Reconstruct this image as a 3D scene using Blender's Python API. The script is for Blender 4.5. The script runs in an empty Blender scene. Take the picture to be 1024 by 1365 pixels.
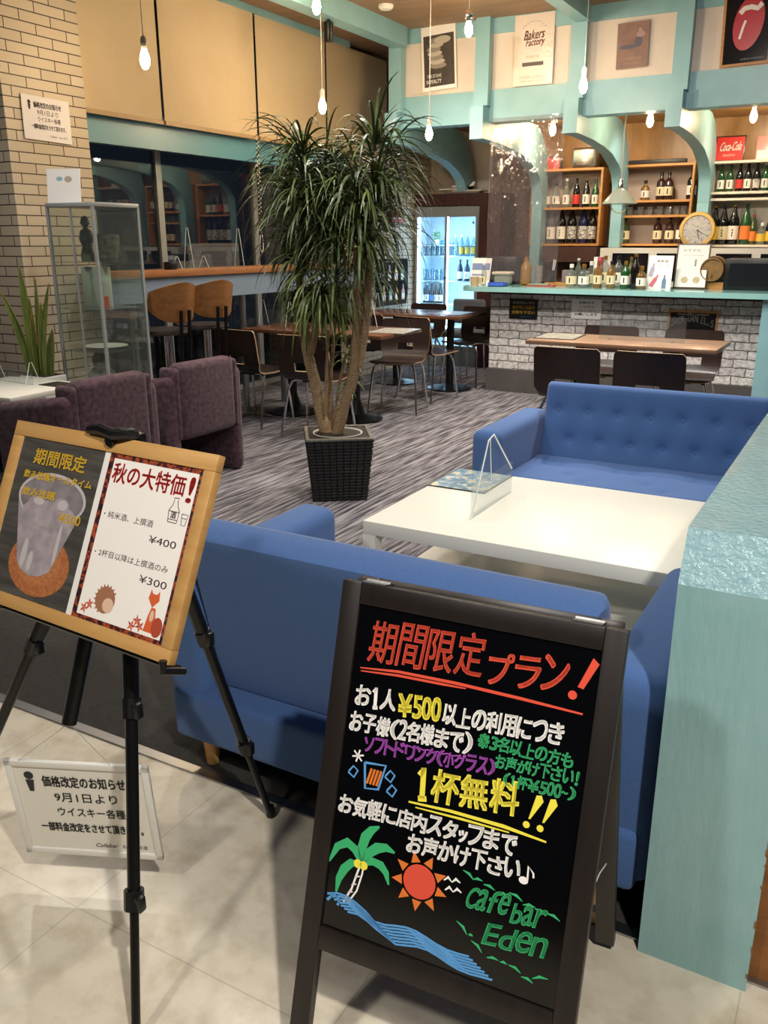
import bpy, bmesh, math, random
from math import sin, cos, pi, radians as RAD, sqrt
from mathutils import Vector, Matrix

random.seed(11)
SC = bpy.context.scene
COL = SC.collection

# ------------------------------------------------------------------ camera
F_PX, CAM_H = 1141.0, 1.40
PITCH, YAW, ROLL = RAD(17.53), RAD(29.3), RAD(-0.08)
_fw = Vector((-sin(YAW) * cos(PITCH), cos(YAW) * cos(PITCH), -sin(PITCH)))
_rt = Vector((cos(YAW), sin(YAW), 0))
_up = _rt.cross(_fw)
_r = _rt * cos(ROLL) + _up * sin(ROLL)
_u = -_rt * sin(ROLL) + _up * cos(ROLL)
cam_d = bpy.data.cameras.new('camera')
cam_d.sensor_fit = 'VERTICAL'
cam_d.sensor_height = 36
cam_d.lens = F_PX * 36 / 1365
cam_d.clip_start = 0.05
cam = bpy.data.objects.new('camera', cam_d)
COL.objects.link(cam)
cam.matrix_world = Matrix(((_r.x, _u.x, -_fw.x, 0), (_r.y, _u.y, -_fw.y, 0), (_r.z, _u.z, -_fw.z, CAM_H), (0, 0, 0, 1)))
SC.camera = cam

# ------------------------------------------------------------------ view, world, lights
SC.view_settings.view_transform = 'Standard'
SC.view_settings.look = 'None'
SC.view_settings.exposure = 0.95
SC.view_settings.gamma = 1
SC.cycles.max_bounces = 8
SC.cycles.transparent_max_bounces = 16
SC.cycles.sample_clamp_indirect = 4.0
SC.cycles.caustics_reflective = False
SC.cycles.caustics_refractive = False
wd = bpy.data.worlds.new('night')
SC.world = wd
wd.use_nodes = True
wd.node_tree.nodes['Background'].inputs[0].default_value = (0.010, 0.012, 0.018, 1)
wd.node_tree.nodes['Background'].inputs[1].default_value = 1.0

BULB = 170.0
def lamp(name, loc, power, color, size=0.06, aim=None, spot=None, blend=0.6):
    d = bpy.data.lights.new(name, 'SPOT' if spot else 'POINT')
    d.energy = power
    d.color = color
    d.shadow_soft_size = size
    o = bpy.data.objects.new(name, d)
    COL.objects.link(o)
    o.location = loc
    if spot:
        d.spot_size = RAD(spot)
        d.spot_blend = blend
        o.rotation_euler = (Vector(aim) - Vector(loc)).to_track_quat('-Z', 'Y').to_euler()
    return o
WARM = (1.0, 0.86, 0.68)
WARM2 = (1.0, 0.95, 0.88)
# entrance downlights behind the camera, over the stone floor
lamp('entrance_downlight', (0.75, -0.15, 2.85), 150, WARM2, .05, (-0.75, 1.15, 0), 75, .6)
lamp('entrance_downlight', (-1.1, -0.9, 2.85), 60, WARM2, .09, (-1.0, 1.3, 0), 95, .8)
# fill spots added under the timber ceiling to brighten the room
for lx, ly, lw in ((-0.9, 3.0, 80), (-2.6, 3.4, 60), (-3.9, 2.9, 62), (-0.9, 5.6, 130), (-3.2, 5.2, 60), (-2.0, 6.2, 150), (-3.6, 7.0, 36)):
    lamp('ceiling_fill_spot', (lx, ly, 3.18), lw, WARM2, .08, (lx, ly, 0), 125, .9)
# fill spots added to brighten the bar front and the teal beam
for lx in (-3.0, -1.2):
    lamp('bar_fill_spot', (lx, 4.4, 3.05), 82, WARM2, .05, (lx - .1, 7.85, 1.45), 75, 1.0)
# bar downlights over the back shelves
for lx in (-3.0, -2.1, -1.2):
    lamp('bar_downlight', (lx, 8.75, 2.50), 16, WARM, .06, (lx, 9.3, 1.3), 140, .9)


# ------------------------------------------------------------------ pixel rays (1024 x 1365 frame) onto world planes
def _ray(px, py):
    return _r * ((px - 512) / F_PX) - _u * ((py - 682.5) / F_PX) + _fw
_O = Vector((0, 0, CAM_H))
def on_z(px, py, k=0.0):
    v = _ray(px, py); return _O + v * ((k - CAM_H) / v.z)
def on_y(px, py, k):
    v = _ray(px, py); return _O + v * (k / v.y)
def on_x(px, py, k):
    v = _ray(px, py); return _O + v * (k / v.x)


# ------------------------------------------------------------------ materials
def lin(h):
    h = h.lstrip('#')
    out = []
    for i in (0, 2, 4):
        c = int(h[i:i + 2], 16) / 255
        out.append(c / 12.92 if c <= .04045 else ((c + .055) / 1.055) ** 2.4)
    return (*out, 1)

def newmat(name):
    m = bpy.data.materials.new(name)
    m.use_nodes = True
    return m, m.node_tree.nodes, m.node_tree.links, m.node_tree.nodes['Principled BSDF']

def coords(n, l, scale=(1, 1, 1), rot=(0, 0, 0)):
    tc = n.new('ShaderNodeTexCoord'); mp = n.new('ShaderNodeMapping')
    mp.inputs['Scale'].default_value = scale
    mp.inputs['Rotation'].default_value = rot
    l.new(tc.outputs['Object'], mp.inputs['Vector'])
    return mp.outputs['Vector']

def ramp(n, l, fac, stops):
    r = n.new('ShaderNodeValToRGB')
    el = r.color_ramp.elements
    while len(el) < len(stops):
        el.new(0.5)
    for e, (p, c) in zip(el, stops):
        e.position = p; e.color = c
    l.new(fac, r.inputs['Fac'])
    return r.outputs['Color']

def noise(n, l, vec, scale, detail=4, rough=.55):
    t = n.new('ShaderNodeTexNoise')
    t.inputs['Scale'].default_value = scale
    t.inputs['Detail'].default_value = detail
    t.inputs['Roughness'].default_value = rough
    l.new(vec, t.inputs['Vector'])
    return t.outputs['Fac']

def bump(n, l, fac, b, strength, dist=.01):
    bp = n.new('ShaderNodeBump')
    bp.inputs['Strength'].default_value = strength
    bp.inputs['Distance'].default_value = dist
    l.new(fac, bp.inputs['Height'])
    l.new(bp.outputs['Normal'], b.inputs['Normal'])

def mat(name, col, rough=.5, metal=0.0, var=None, bmp=None, spec=None, emit=None, sheen=0, coat=0):
    """plain material; var=(scale, hex2) mottles toward a second colour, bmp=(scale, strength)"""
    m, n, l, b = newmat(name)
    c = lin(col)
    b.inputs['Base Color'].default_value = c
    b.inputs['Roughness'].default_value = rough
    b.inputs['Metallic'].default_value = metal
    if spec is not None: b.inputs['Specular IOR Level'].default_value = spec
    if sheen: b.inputs['Sheen Weight'].default_value = sheen
    if coat: b.inputs['Coat Weight'].default_value = coat
    if var or bmp:
        v = coords(n, l)
        if var:
            sc = var[0]
            if isinstance(sc, tuple):
                v2 = coords(n, l, sc); f = noise(n, l, v2, 1.0)
            else:
                f = noise(n, l, v, sc)
            l.new(ramp(n, l, f, [(.32, c), (.68, lin(var[1]))]), b.inputs['Base Color'])
        if bmp:
            sc = bmp[0]
            if isinstance(sc, tuple):
                v2 = coords(n, l, sc); f = noise(n, l, v2, 1.0)
            else:
                f = noise(n, l, v, sc)
            bump(n, l, f, b, bmp[1])
    if emit:
        b.inputs['Emission Color'].default_value = lin(emit[0])
        b.inputs['Emission Strength'].default_value = emit[1]
    return m

def glassy(name, tint='#ffffff', refl=.06, rough=.02, dens=0.0, dcol='#ffffff', wrinkle=None):
    """thin clear sheet: see-through with a fresnel reflection; dens adds a faint film of colour"""
    m, n, l, b = newmat(name)
    out = n['Material Output']
    n.remove(b)
    tr = n.new('ShaderNodeBsdfTransparent'); tr.inputs[0].default_value = lin(tint)
    gl = n.new('ShaderNodeBsdfGlossy'); gl.inputs['Roughness'].default_value = rough
    lw = n.new('ShaderNodeLayerWeight'); lw.inputs['Blend'].default_value = .5
    pw_ = n.new('ShaderNodeMath'); pw_.operation = 'POWER'; pw_.inputs[1].default_value = 5
    l.new(lw.outputs['Facing'], pw_.inputs[0])
    mul = n.new('ShaderNodeMath'); mul.operation = 'MULTIPLY_ADD'
    mul.inputs[1].default_value = 1 - refl; mul.inputs[2].default_value = refl
    l.new(pw_.outputs[0], mul.inputs[0])
    mx = n.new('ShaderNodeMixShader')
    l.new(mul.outputs[0], mx.inputs[0]); l.new(tr.outputs[0], mx.inputs[1]); l.new(gl.outputs[0], mx.inputs[2])
    last = mx.outputs[0]
    if dens:
        df = n.new('ShaderNodeBsdfDiffuse'); df.inputs[0].default_value = lin(dcol)
        m2 = n.new('ShaderNodeMixShader'); m2.inputs[0].default_value = dens
        l.new(last, m2.inputs[1]); l.new(df.outputs[0], m2.inputs[2]); last = m2.outputs[0]
    if wrinkle:
        v = coords(n, l, wrinkle[0]); f = noise(n, l, v, 1.0, 3)
        bp = n.new('ShaderNodeBump'); bp.inputs['Strength'].default_value = wrinkle[1]; bp.inputs['Distance'].default_value = .05
        l.new(f, bp.inputs['Height'])
        l.new(bp.outputs['Normal'], gl.inputs['Normal']); l.new(bp.outputs['Normal'], lw.inputs['Normal'])
    l.new(last, out.inputs['Surface'])
    return m

def brick(name, axis, c1, c2, mortar, bw, bh, ms, bumpd=.3, rough=.8, smooth=.1, vary=None, shift=(0, 0)):
    """brick pattern on a vertical wall; axis 'x' for walls along X, 'y' for walls along Y"""
    m, n, l, b = newmat(name)
    tc = n.new('ShaderNodeTexCoord'); sp = n.new('ShaderNodeSeparateXYZ'); cb = n.new('ShaderNodeCombineXYZ')
    l.new(tc.outputs['Object'], sp.inputs[0])
    l.new(sp.outputs['X' if axis == 'x' else 'Y'], cb.inputs[0]); l.new(sp.outputs['Z'], cb.inputs[1])
    mp = n.new('ShaderNodeMapping'); mp.inputs['Location'].default_value = (shift[0], shift[1], 0)
    l.new(cb.outputs[0], mp.inputs['Vector'])
    vec = mp.outputs['Vector']
    if vary:
        nz = n.new('ShaderNodeTexNoise'); nz.inputs['Scale'].default_value = 14; nz.inputs['Detail'].default_value = 3
        l.new(vec, nz.inputs['Vector'])
        sub = n.new('ShaderNodeVectorMath'); sub.operation = 'SUBTRACT'; sub.inputs[1].default_value = (.5, .5, .5)
        l.new(nz.outputs['Color'], sub.inputs[0])
        sc = n.new('ShaderNodeVectorMath'); sc.operation = 'SCALE'; sc.inputs['Scale'].default_value = vary
        l.new(sub.outputs[0], sc.inputs[0])
        ad = n.new('ShaderNodeVectorMath'); ad.operation = 'ADD'
        l.new(vec, ad.inputs[0]); l.new(sc.outputs[0], ad.inputs[1]); vec = ad.outputs[0]
    t = n.new('ShaderNodeTexBrick')
    t.inputs['Scale'].default_value = 1
    t.inputs['Brick Width'].default_value = bw; t.inputs['Row Height'].default_value = bh
    t.inputs['Mortar Size'].default_value = ms; t.inputs['Mortar Smooth'].default_value = smooth
    t.inputs['Color1'].default_value = lin(c1); t.inputs['Color2'].default_value = lin(c2); t.inputs['Mortar'].default_value = lin(mortar)
    l.new(vec, t.inputs['Vector'])
    col = t.outputs['Color']
    if vary:
        f = noise(n, l, vec, 26, 5, .7)
        mx = n.new('ShaderNodeMix'); mx.data_type = 'RGBA'; mx.blend_type = 'MULTIPLY'
        mx.inputs['Factor'].default_value = .85
        l.new(col, mx.inputs[6]); l.new(ramp(n, l, f, [(.3, (.25, .25, .25, 1)), (.62, (1, 1, 1, 1))]), mx.inputs[7])
        col = mx.outputs[2]
    l.new(col, b.inputs['Base Color'])
    b.inputs['Roughness'].default_value = rough
    inv = n.new('ShaderNodeMath'); inv.operation = 'SUBTRACT'; inv.inputs[0].default_value = 1
    l.new(t.outputs['Fac'], inv.inputs[1])
    bump(n, l, inv.outputs[0], b, bumpd, .008)
    return m

def wood(name, c1, c2, scale=(3, 40, 3), rough=.45, rot=(0, 0, 0), coat=0.0, bmp=.05):
    m, n, l, b = newmat(name)
    v = coords(n, l, scale, rot)
    f = noise(n, l, v, 1.0, 6, .6)
    l.new(ramp(n, l, f, [(.3, lin(c1)), (.7, lin(c2))]), b.inputs['Base Color'])
    b.inputs['Roughness'].default_value = rough
    b.inputs['Coat Weight'].default_value = coat
    bump(n, l, f, b, bmp, .004)
    return m


# ------------------------------------------------------------------ mesh building
class MB:
    def __init__(self):
        self.v, self.f, self.m = [], [], []
    def add(self, vs, fs, mi=0, M=None):
        o = len(self.v)
        self.v += [tuple(M @ Vector(p)) for p in vs] if M is not None else [tuple(p) for p in vs]
        self.f += [tuple(i + o for i in f) for f in fs]
        self.m += [mi] * len(fs)
        return self
    def box(self, a, b, mi=0, M=None):
        x0, y0, z0 = a; x1, y1, z1 = b
        vs = [(x0, y0, z0), (x1, y0, z0), (x1, y1, z0), (x0, y1, z0), (x0, y0, z1), (x1, y0, z1), (x1, y1, z1), (x0, y1, z1)]
        return self.add(vs, [(0, 3, 2, 1), (4, 5, 6, 7), (0, 1, 5, 4), (1, 2, 6, 5), (2, 3, 7, 6), (3, 0, 4, 7)], mi, M)
    def rbox(self, a, b, r, seg=2, mi=0, M=None):
        bm = bmesh.new()
        bmesh.ops.create_cube(bm, size=1)
        c = [(p + q) / 2 for p, q in zip(a, b)]; s = [abs(q - p) for p, q in zip(a, b)]
        for v in bm.verts:
            v.co = Vector((c[0] + v.co.x * s[0], c[1] + v.co.y * s[1], c[2] + v.co.z * s[2]))
        r = min(r, min(s) * .49)
        bmesh.ops.bevel(bm, geom=list(bm.edges), offset=r, segments=seg, profile=.5, affect='EDGES')
        bm.verts.index_update()
        vs = [v.co.copy() for v in bm.verts]; fs = [[v.index for v in f.verts] for f in bm.faces]
        bm.free()
        return self.add(vs, fs, mi, M)
    def cyl(self, p0, p1, r0, r1=None, n=16, mi=0, M=None, cap=True):
        r1 = r0 if r1 is None else r1
        p0, p1 = Vector(p0), Vector(p1)
        d = (p1 - p0).normalized()
        a = d.orthogonal().normalized(); b = d.cross(a)
        vs = [p0 + (a * cos(2 * pi * i / n) + b * sin(2 * pi * i / n)) * r0 for i in range(n)] + \
             [p1 + (a * cos(2 * pi * i / n) + b * sin(2 * pi * i / n)) * r1 for i in range(n)]
        fs = [(i, (i + 1) % n, n + (i + 1) % n, n + i) for i in range(n)]
        if cap: fs += [tuple(range(n - 1, -1, -1)), tuple(range(n, 2 * n))]
        return self.add(vs, fs, mi, M)
    def tube(self, pts, r, n=8, mi=0, M=None):
        pts = [Vector(p) for p in pts]
        rs = r if isinstance(r, (list, tuple)) else [r] * len(pts)
        vs, fs = [], []
        ref = None
        for i, p in enumerate(pts):
            d = (pts[min(i + 1, len(pts) - 1)] - pts[max(i - 1, 0)]).normalized()
            if ref is None: ref = d.orthogonal().normalized()
            a = (ref - d * ref.dot(d))
            a = a.normalized() if a.length > 1e-6 else d.orthogonal().normalized()
            ref = a
            b = d.cross(a)
            vs += [p + (a * cos(2 * pi * k / n) + b * sin(2 * pi * k / n)) * rs[i] for k in range(n)]
        for i in range(len(pts) - 1):
            fs += [(i * n + k, i * n + (k + 1) % n, (i + 1) * n + (k + 1) % n, (i + 1) * n + k) for k in range(n)]
        fs += [tuple(range(n - 1, -1, -1)), tuple(range((len(pts) - 1) * n, len(pts) * n))]
        return self.add(vs, fs, mi, M)
    def lathe(self, prof, n=16, mi=0, M=None, mfun=None):
        vs, fs, ms = [], [], []
        for r, z in prof:
            vs += [(max(r, 1e-5) * cos(2 * pi * k / n), max(r, 1e-5) * sin(2 * pi * k / n), z) for k in range(n)]
        for i in range(len(prof) - 1):
            fs += [(i * n + k, i * n + (k + 1) % n, (i + 1) * n + (k + 1) % n, (i + 1) * n + k) for k in range(n)]
            ms += [mfun(i) if mfun else mi] * n
        fs += [tuple(range(n - 1, -1, -1)), tuple(range((len(prof) - 1) * n, len(prof) * n))]
        ms += [ms[0], ms[-1]]
        o = len(self.m)
        self.add(vs, fs, mi, M)
        self.m[o:] = ms
        return self
    def prism(self, poly, lo, hi, plane='xz', mi=0, M=None):
        """poly in 2D swept from lo to hi along the third axis"""
        def P(a, b, c):
            return {'xz': (a, c, b), 'yz': (c, a, b), 'xy': (a, b, c)}[plane]
        n = len(poly)
        vs = [P(a, b, lo) for a, b in poly] + [P(a, b, hi) for a, b in poly]
        fs = [(i, (i + 1) % n, n + (i + 1) % n, n + i) for i in range(n)] + [tuple(range(n - 1, -1, -1)), tuple(range(n, 2 * n))]
        return self.add(vs, fs, mi, M)
    def flat(self, poly, z=0.0, mi=0, M=None):
        return self.add([(x, y, z) for x, y in poly], [tuple(range(len(poly)))], mi, M)
    def disc(self, c, rx, ry=None, z=0.0, n=24, mi=0, M=None):
        ry = ry or rx
        return self.flat([(c[0] + rx * cos(2 * pi * k / n), c[1] + ry * sin(2 * pi * k / n)) for k in range(n)], z, mi, M)
    def rect(self, x0, y0, x1, y1, z=0.0, mi=0, M=None):
        return self.flat([(x0, y0), (x1, y0), (x1, y1), (x0, y1)], z, mi, M)
    def stroke(self, pts, w, z=0.0, mi=0, M=None):
        """a drawn line in the local XY plane: one ribbon with mitred joints"""
        ws = w if isinstance(w, (list, tuple)) else [w] * len(pts)
        L, R = [], []
        for i, p in enumerate(pts):
            a = pts[max(i - 1, 0)]; b = pts[min(i + 1, len(pts) - 1)]
            dx, dy = b[0] - a[0], b[1] - a[1]; q = sqrt(dx * dx + dy * dy) or 1
            nx, ny = -dy / q * ws[i] / 2, dx / q * ws[i] / 2
            L.append((p[0] + nx, p[1] + ny, z)); R.append((p[0] - nx, p[1] - ny, z))
        k = len(pts)
        return self.add(L + R, [(i, k + i, k + i + 1, i + 1) for i in range(k - 1)], mi, M)
    def obj(self, name, mats, parent=None, smooth=35):
        me = bpy.data.meshes.new(name)
        me.from_pydata(self.v, [], self.f)
        mats = mats if isinstance(mats, (list, tuple)) else [mats]
        for m in mats: me.materials.append(m)
        me.polygons.foreach_set('material_index', self.m)
        me.update()
        bm = bmesh.new(); bm.from_mesh(me)
        bmesh.ops.recalc_face_normals(bm, faces=bm.faces)
        bm.to_mesh(me); bm.free()
        if smooth:
            me.polygons.foreach_set('use_smooth', [True] * len(me.polygons))
            me.set_sharp_from_angle(angle=RAD(smooth))
        o = bpy.data.objects.new(name, me)
        COL.objects.link(o)
        if parent is not None: o.parent = parent
        return o
    def flatobj(self, name, mats, parent=None):
        """like obj() but keeps face directions (printed and drawn marks)"""
        me = bpy.data.meshes.new(name)
        me.from_pydata(self.v, [], self.f)
        for m in (mats if isinstance(mats, (list, tuple)) else [mats]): me.materials.append(m)
        me.polygons.foreach_set('material_index', self.m)
        me.update()
        o = bpy.data.objects.new(name, me)
        COL.objects.link(o)
        if parent is not None: o.parent = parent
        return o

def tag(o, label, cat, group=None, kind=None):
    o['label'] = label
    o['category'] = cat
    if group: o['group'] = group
    if kind: o['kind'] = kind
    return o
def thing(name, label, cat, loc=(0, 0, 0), rz=0.0, group=None):
    o = bpy.data.objects.new(name, None)
    o.empty_display_size = .1
    COL.objects.link(o)
    o.location = loc
    o.rotation_euler = (0, 0, rz)
    return tag(o, label, cat, group)
def struct(o):
    o['kind'] = 'structure'
    return o
def axes(o, P, X, Y):
    X = Vector(X).normalized(); Y = Vector(Y); Y = (Y - X * Y.dot(X)).normalized(); Z = X.cross(Y)
    o.matrix_world = Matrix(((X.x, Y.x, Z.x, P[0]), (X.y, Y.y, Z.y, P[1]), (X.z, Y.z, Z.z, P[2]), (0, 0, 0, 1)))
    return o
KIDS = {}
def dup(root, loc, rz=None, label=None, group=None):
    """copy of a thing with copies of its parts and sub-parts (mesh data shared)"""
    def cp(o, par):
        c = o.copy(); COL.objects.link(c)
        if par is not None:
            c.parent = par
            c.matrix_parent_inverse = o.matrix_parent_inverse.copy()
        for ch in list(o.children): cp(ch, c)
        return c
    c = cp(root, None)
    c.location = loc
    if rz is not None: c.rotation_euler = (0, 0, rz)
    if label: c['label'] = label
    if group: c['group'] = group
    return c

# ------------------------------------------------------------------ lettering
_gly = {}
def glyph(s):
    if s not in _gly:
        cu = bpy.data.curves.new('t', 'FONT'); cu.body = s; cu.size = 1.0; cu.resolution_u = 3
        o = bpy.data.objects.new('t', cu); COL.objects.link(o)
        dg = bpy.context.evaluated_depsgraph_get(); dg.update()
        me = bpy.data.meshes.new_from_object(o.evaluated_get(dg))
        vs = [v.co.copy() for v in me.vertices]; fs = [tuple(p.vertices) for p in me.polygons]
        bpy.data.objects.remove(o); bpy.data.curves.remove(cu); bpy.data.meshes.remove(me)
        if vs:
            bb = (min(v.x for v in vs), min(v.y for v in vs), max(v.x for v in vs), max(v.y for v in vs))
        else:
            bb = (0, 0, .3, .7)
        _gly[s] = (vs, fs, bb)
    return _gly[s]
def write(mb, s, x, y, w, h, z=0.0, ang=0.0, mi=0, shear=0.0, bold=0.0, back=False):
    """text s fitted to a box of w x h whose lower left corner is x, y; bold thickens by offset copies"""
    vs, fs, (a, b, c, d) = glyph(s)
    if not vs: return
    sx = w / max(c - a, 1e-6); sy = h / max(d - b, 1e-6)
    offs = [(0, 0)] + ([(bold, 0), (0, bold), (bold, bold)] if bold else [])
    for ox, oy in offs:
        out = []
        for v in vs:
            X = (v.x - a) * sx + ox; Y = (v.y - b) * sy + oy
            X += shear * Y
            out.append((x + X * cos(ang) - Y * sin(ang), y + X * sin(ang) + Y * cos(ang), z + (.00003 if ox or oy else 0)))
        mb.add(out, fs, mi)
SMALL = set('っッャュョァィゥェォ、。.,・ー-~〜!1iIl')
def hand(mb, s, x0, y0, x1, y1, h, z=0.0, mi=0, bold=.0012, jit=.06, shear=.06, seed=1):
    """hand lettering: every character its own box along the line x0,y0 - x1,y1, slightly uneven"""
    rnd = random.Random(seed)
    ws = [(.55 if c in SMALL else (.62 if ord(c) < 128 else 1.0)) for c in s]
    L = sqrt((x1 - x0) ** 2 + (y1 - y0) ** 2); ang = math.atan2(y1 - y0, x1 - x0)
    k = L / sum(ws); t = 0
    for c, wv in zip(s, ws):
        if c != ' ':
            vs, fs, (a, b, cc, d) = glyph(c)
            hh = h * (1 + rnd.uniform(-jit, jit)); lo = 0; nar = {'1': .68, '!': .42, 'l': .42, 'I': .42}.get(c, 1.0)
            if c in 'ー-~〜': hh = h * .16; lo = h * .42
            elif c in '、。.,': hh = h * .22
            elif c in 'っッャュョ・': hh = h * .6
            px = x0 + (t + wv * (1 - nar) * .4) * k * cos(ang); py = y0 + t * k * sin(ang) + lo + rnd.uniform(-jit, jit) * h * .5
            if c == '1':
                w1 = wv * k * .8; ca, sa = cos(ang), sin(ang); lw = hh * .12 + bold
                Q = lambda a, b: (px + a * w1 * ca - b * hh * sa, py + a * w1 * sa + b * hh * ca)
                mb.stroke([Q(.22, .74), Q(.42, .86), Q(.56, 1.0), Q(.53, .5), Q(.50, .02)], lw, z, mi)
                mb.stroke([Q(.18, .0), Q(.5, .01), Q(.86, .03)], lw, z, mi)
                t += wv
                continue
            write(mb, c, px, py, wv * nar * k * .90, hh, z, ang + rnd.uniform(-jit, jit) * .6, mi, shear, bold)
        t += wv

# ------------------------------------------------------------------ palette
TEAL = mat('teal_paint', '#8cb8c0', .38, var=(5, '#82afb8'), bmp=(60, .06))
TEAL_ROUGH = mat('teal_paint_thick', '#92b8b9', .30, var=(7, '#88b0b1'), bmp=((40, 40, 9), .35))
TEAL_GLOSS = mat('teal_paint_lumpy', '#96bcc2', .16, var=(9, '#8ab2ba'), bmp=(70, .55), coat=.4)
WHITE_PANEL = mat('white_panel', '#d9cfc4', .6, var=(3, '#cfc4b8'))
PLY = wood('ceiling_plywood', '#7d6049', '#977756', (1.2, 14, 2), .5, bmp=.03)
BARWOOD = wood('bar_plywood', '#8a6338', '#ae8350', (10, 2, 2.5), .35, bmp=.02)
DARKWALL = mat('brown_wall', '#6a4a3c', .6, var=(20, '#7d5a49'))
PLASTER = mat('white_plaster', '#d8d2c6', .7)
BLACK = mat('black_plastic', '#0d0d0e', .35)
BLACKM = mat('black_metal', '#101011', .32, .3)
CHROME = mat('chrome', '#d6d6d8', .14, 1.0)
STEEL = mat('brushed_steel', '#a9abad', .32, 1.0)
WHITE = mat('white_paint', '#e6e3dc', .4)
PAPER = mat('paper', '#efece6', .6)
INK = mat('black_ink', '#1b1b20', .6)
REDINK = mat('red_print', '#a8221e', .6)
CLEAR = glassy('clear_acrylic', '#f4f8f8', .06, .02, .03)
EDGE = mat('acrylic_edge', '#eef2ee', .2, emit=None)
GLASS = glassy('clear_glass', '#f7faf8', .06, .01, .025, '#dfeae4')
CREAMBRICK = brick('cream_tile_brick', 'y', '#cdbfa9', '#c2b39b', '#3d3024', .237, .0625, .0035, .3, .55)
CREAMBRICK_X = brick('cream_tile_brick_x', 'x', '#cdbfa9', '#c2b39b', '#3d3024', .237, .0625, .0035, .3, .55)
GREYBRICK = brick('whitewashed_brick', 'x', '#eae6e3', '#ccc8c6', '#7d7876', .215, .073, .006, .7, .8, .35, vary=.026)

def carpet_mat():
    m, n, l, b = newmat('striped_carpet')
    v = coords(n, l, (46, 2.3, 1))
    f = noise(n, l, v, 1.0, 3, .6)
    v2 = coords(n, l, (110, 5, 1)); f2 = noise(n, l, v2, 1.0, 2)
    ad = n.new('ShaderNodeMath'); ad.operation = 'MULTIPLY_ADD'; ad.inputs[1].default_value = .35
    l.new(f2, ad.inputs[0]); l.new(f, ad.inputs[2])
    l.new(ramp(n, l, ad.outputs[0], [(.50, lin('#353236')), (.62, lin('#575356')), (.70, lin('#7b777a')), (.82, lin('#989496'))]), b.inputs['Base Color'])
    b.inputs['Roughness'].default_value = .95
    b.inputs['Specular IOR Level'].default_value = .1
    fine = noise(n, l, coords(n, l), 500, 2)
    bump(n, l, fine, b, .5, .003)
    return m
def stone_mat():
    m, n, l, b = newmat('polished_stone')
    v = coords(n, l)
    f = noise(n, l, v, 3.2, 8, .62)
    f2 = noise(n, l, v, 14, 5, .6)
    c1 = ramp(n, l, f, [(.30, lin('#cbbfa9')), (.5, lin('#d6ccb8')), (.7, lin('#dfd6c5'))])
    c2 = ramp(n, l, f2, [(.30, lin('#c4bba8')), (.55, lin('#ffffff'))])
    mx = n.new('ShaderNodeMix'); mx.data_type = 'RGBA'; mx.blend_type = 'MULTIPLY'; mx.inputs['Factor'].default_value = .45
    l.new(c1, mx.inputs[6]); l.new(c2, mx.inputs[7])
    t = n.new('ShaderNodeTexBrick'); t.offset = 0
    t.inputs['Scale'].default_value = 1; t.inputs['Brick Width'].default_value = .655; t.inputs['Row Height'].default_value = .655
    t.inputs['Mortar Size'].default_value = .0016
    t.inputs['Color1'].default_value = t.inputs['Color2'].default_value = (1, 1, 1, 1); t.inputs['Mortar'].default_value = lin('#8a8174')
    mp = n.new('ShaderNodeMapping'); mp.inputs['Location'].default_value = (.035, .30, 0); mp.inputs['Rotation'].default_value = (0, 0, RAD(0))
    l.new(v, mp.inputs['Vector']); l.new(mp.outputs[0], t.inputs['Vector'])
    m2 = n.new('ShaderNodeMix'); m2.data_type = 'RGBA'; m2.blend_type = 'MULTIPLY'; m2.inputs['Factor'].default_value = .30
    l.new(mx.outputs[2], m2.inputs[6]); l.new(t.outputs['Color'], m2.inputs[7])
    l.new(m2.outputs[2], b.inputs['Base Color'])
    b.inputs['Roughness'].default_value = .28
    return m
CARPET = carpet_mat(); STONE = stone_mat()
DARKCARPET = mat('dark_carpet', '#3a3835', .95, spec=.1, bmp=(300, .4), var=(40, '#423f3c'))

# ------------------------------------------------------------------ floors, ceiling, outer walls
struct(MB().box((-7, 2.20, -.06), (3.2, 10, 0)).obj('floor', CARPET))
struct(MB().box((-7, 1.545, -.06), (3.2, 2.20, 0)).obj('floor_border', DARKCARPET))
struct(MB().box((-7, -2.2, -.06), (3.2, 1.515, 0)).obj('floor_entrance', STONE))
struct(MB().box((-7, 1.515, -.06), (3.2, 1.545, .006)).obj('trim_threshold', STEEL))
struct(MB().box((-7, -2.2, 3.25), (3.2, 10, 3.33)).obj('ceiling', PLY))
struct(MB().box((-7, 9.75, -.06), (3.2, 9.85, 3.25)).obj('wall_back', DARKWALL))
struct(MB().box((-4.9, 9.70, 0), (-4.05, 9.75, 3.25)).obj('wall_back_plaster', PLASTER))
struct(MB().box((3.2, -2.2, -.06), (3.3, 10, 3.33)).obj('wall_right', WHITE_PANEL))
# brick pillar on the left and the brick return beside the fridge
struct(MB().box((-5.9, 3.85, 0), (-4.8, 4.49, 3.25), 0).obj('wall_pillar_left', CREAMBRICK, smooth=0))
struct(MB().box((-5.9, 3.842, 0), (-4.8, 3.85, 3.25), 0).obj('wall_pillar_front', CREAMBRICK_X, smooth=0))
struct(MB().box((-5.02, 8.0, 0), (-4.80, 9.70, 2.40), 0).obj('wall_brick_left', CREAMBRICK, smooth=0))

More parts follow.
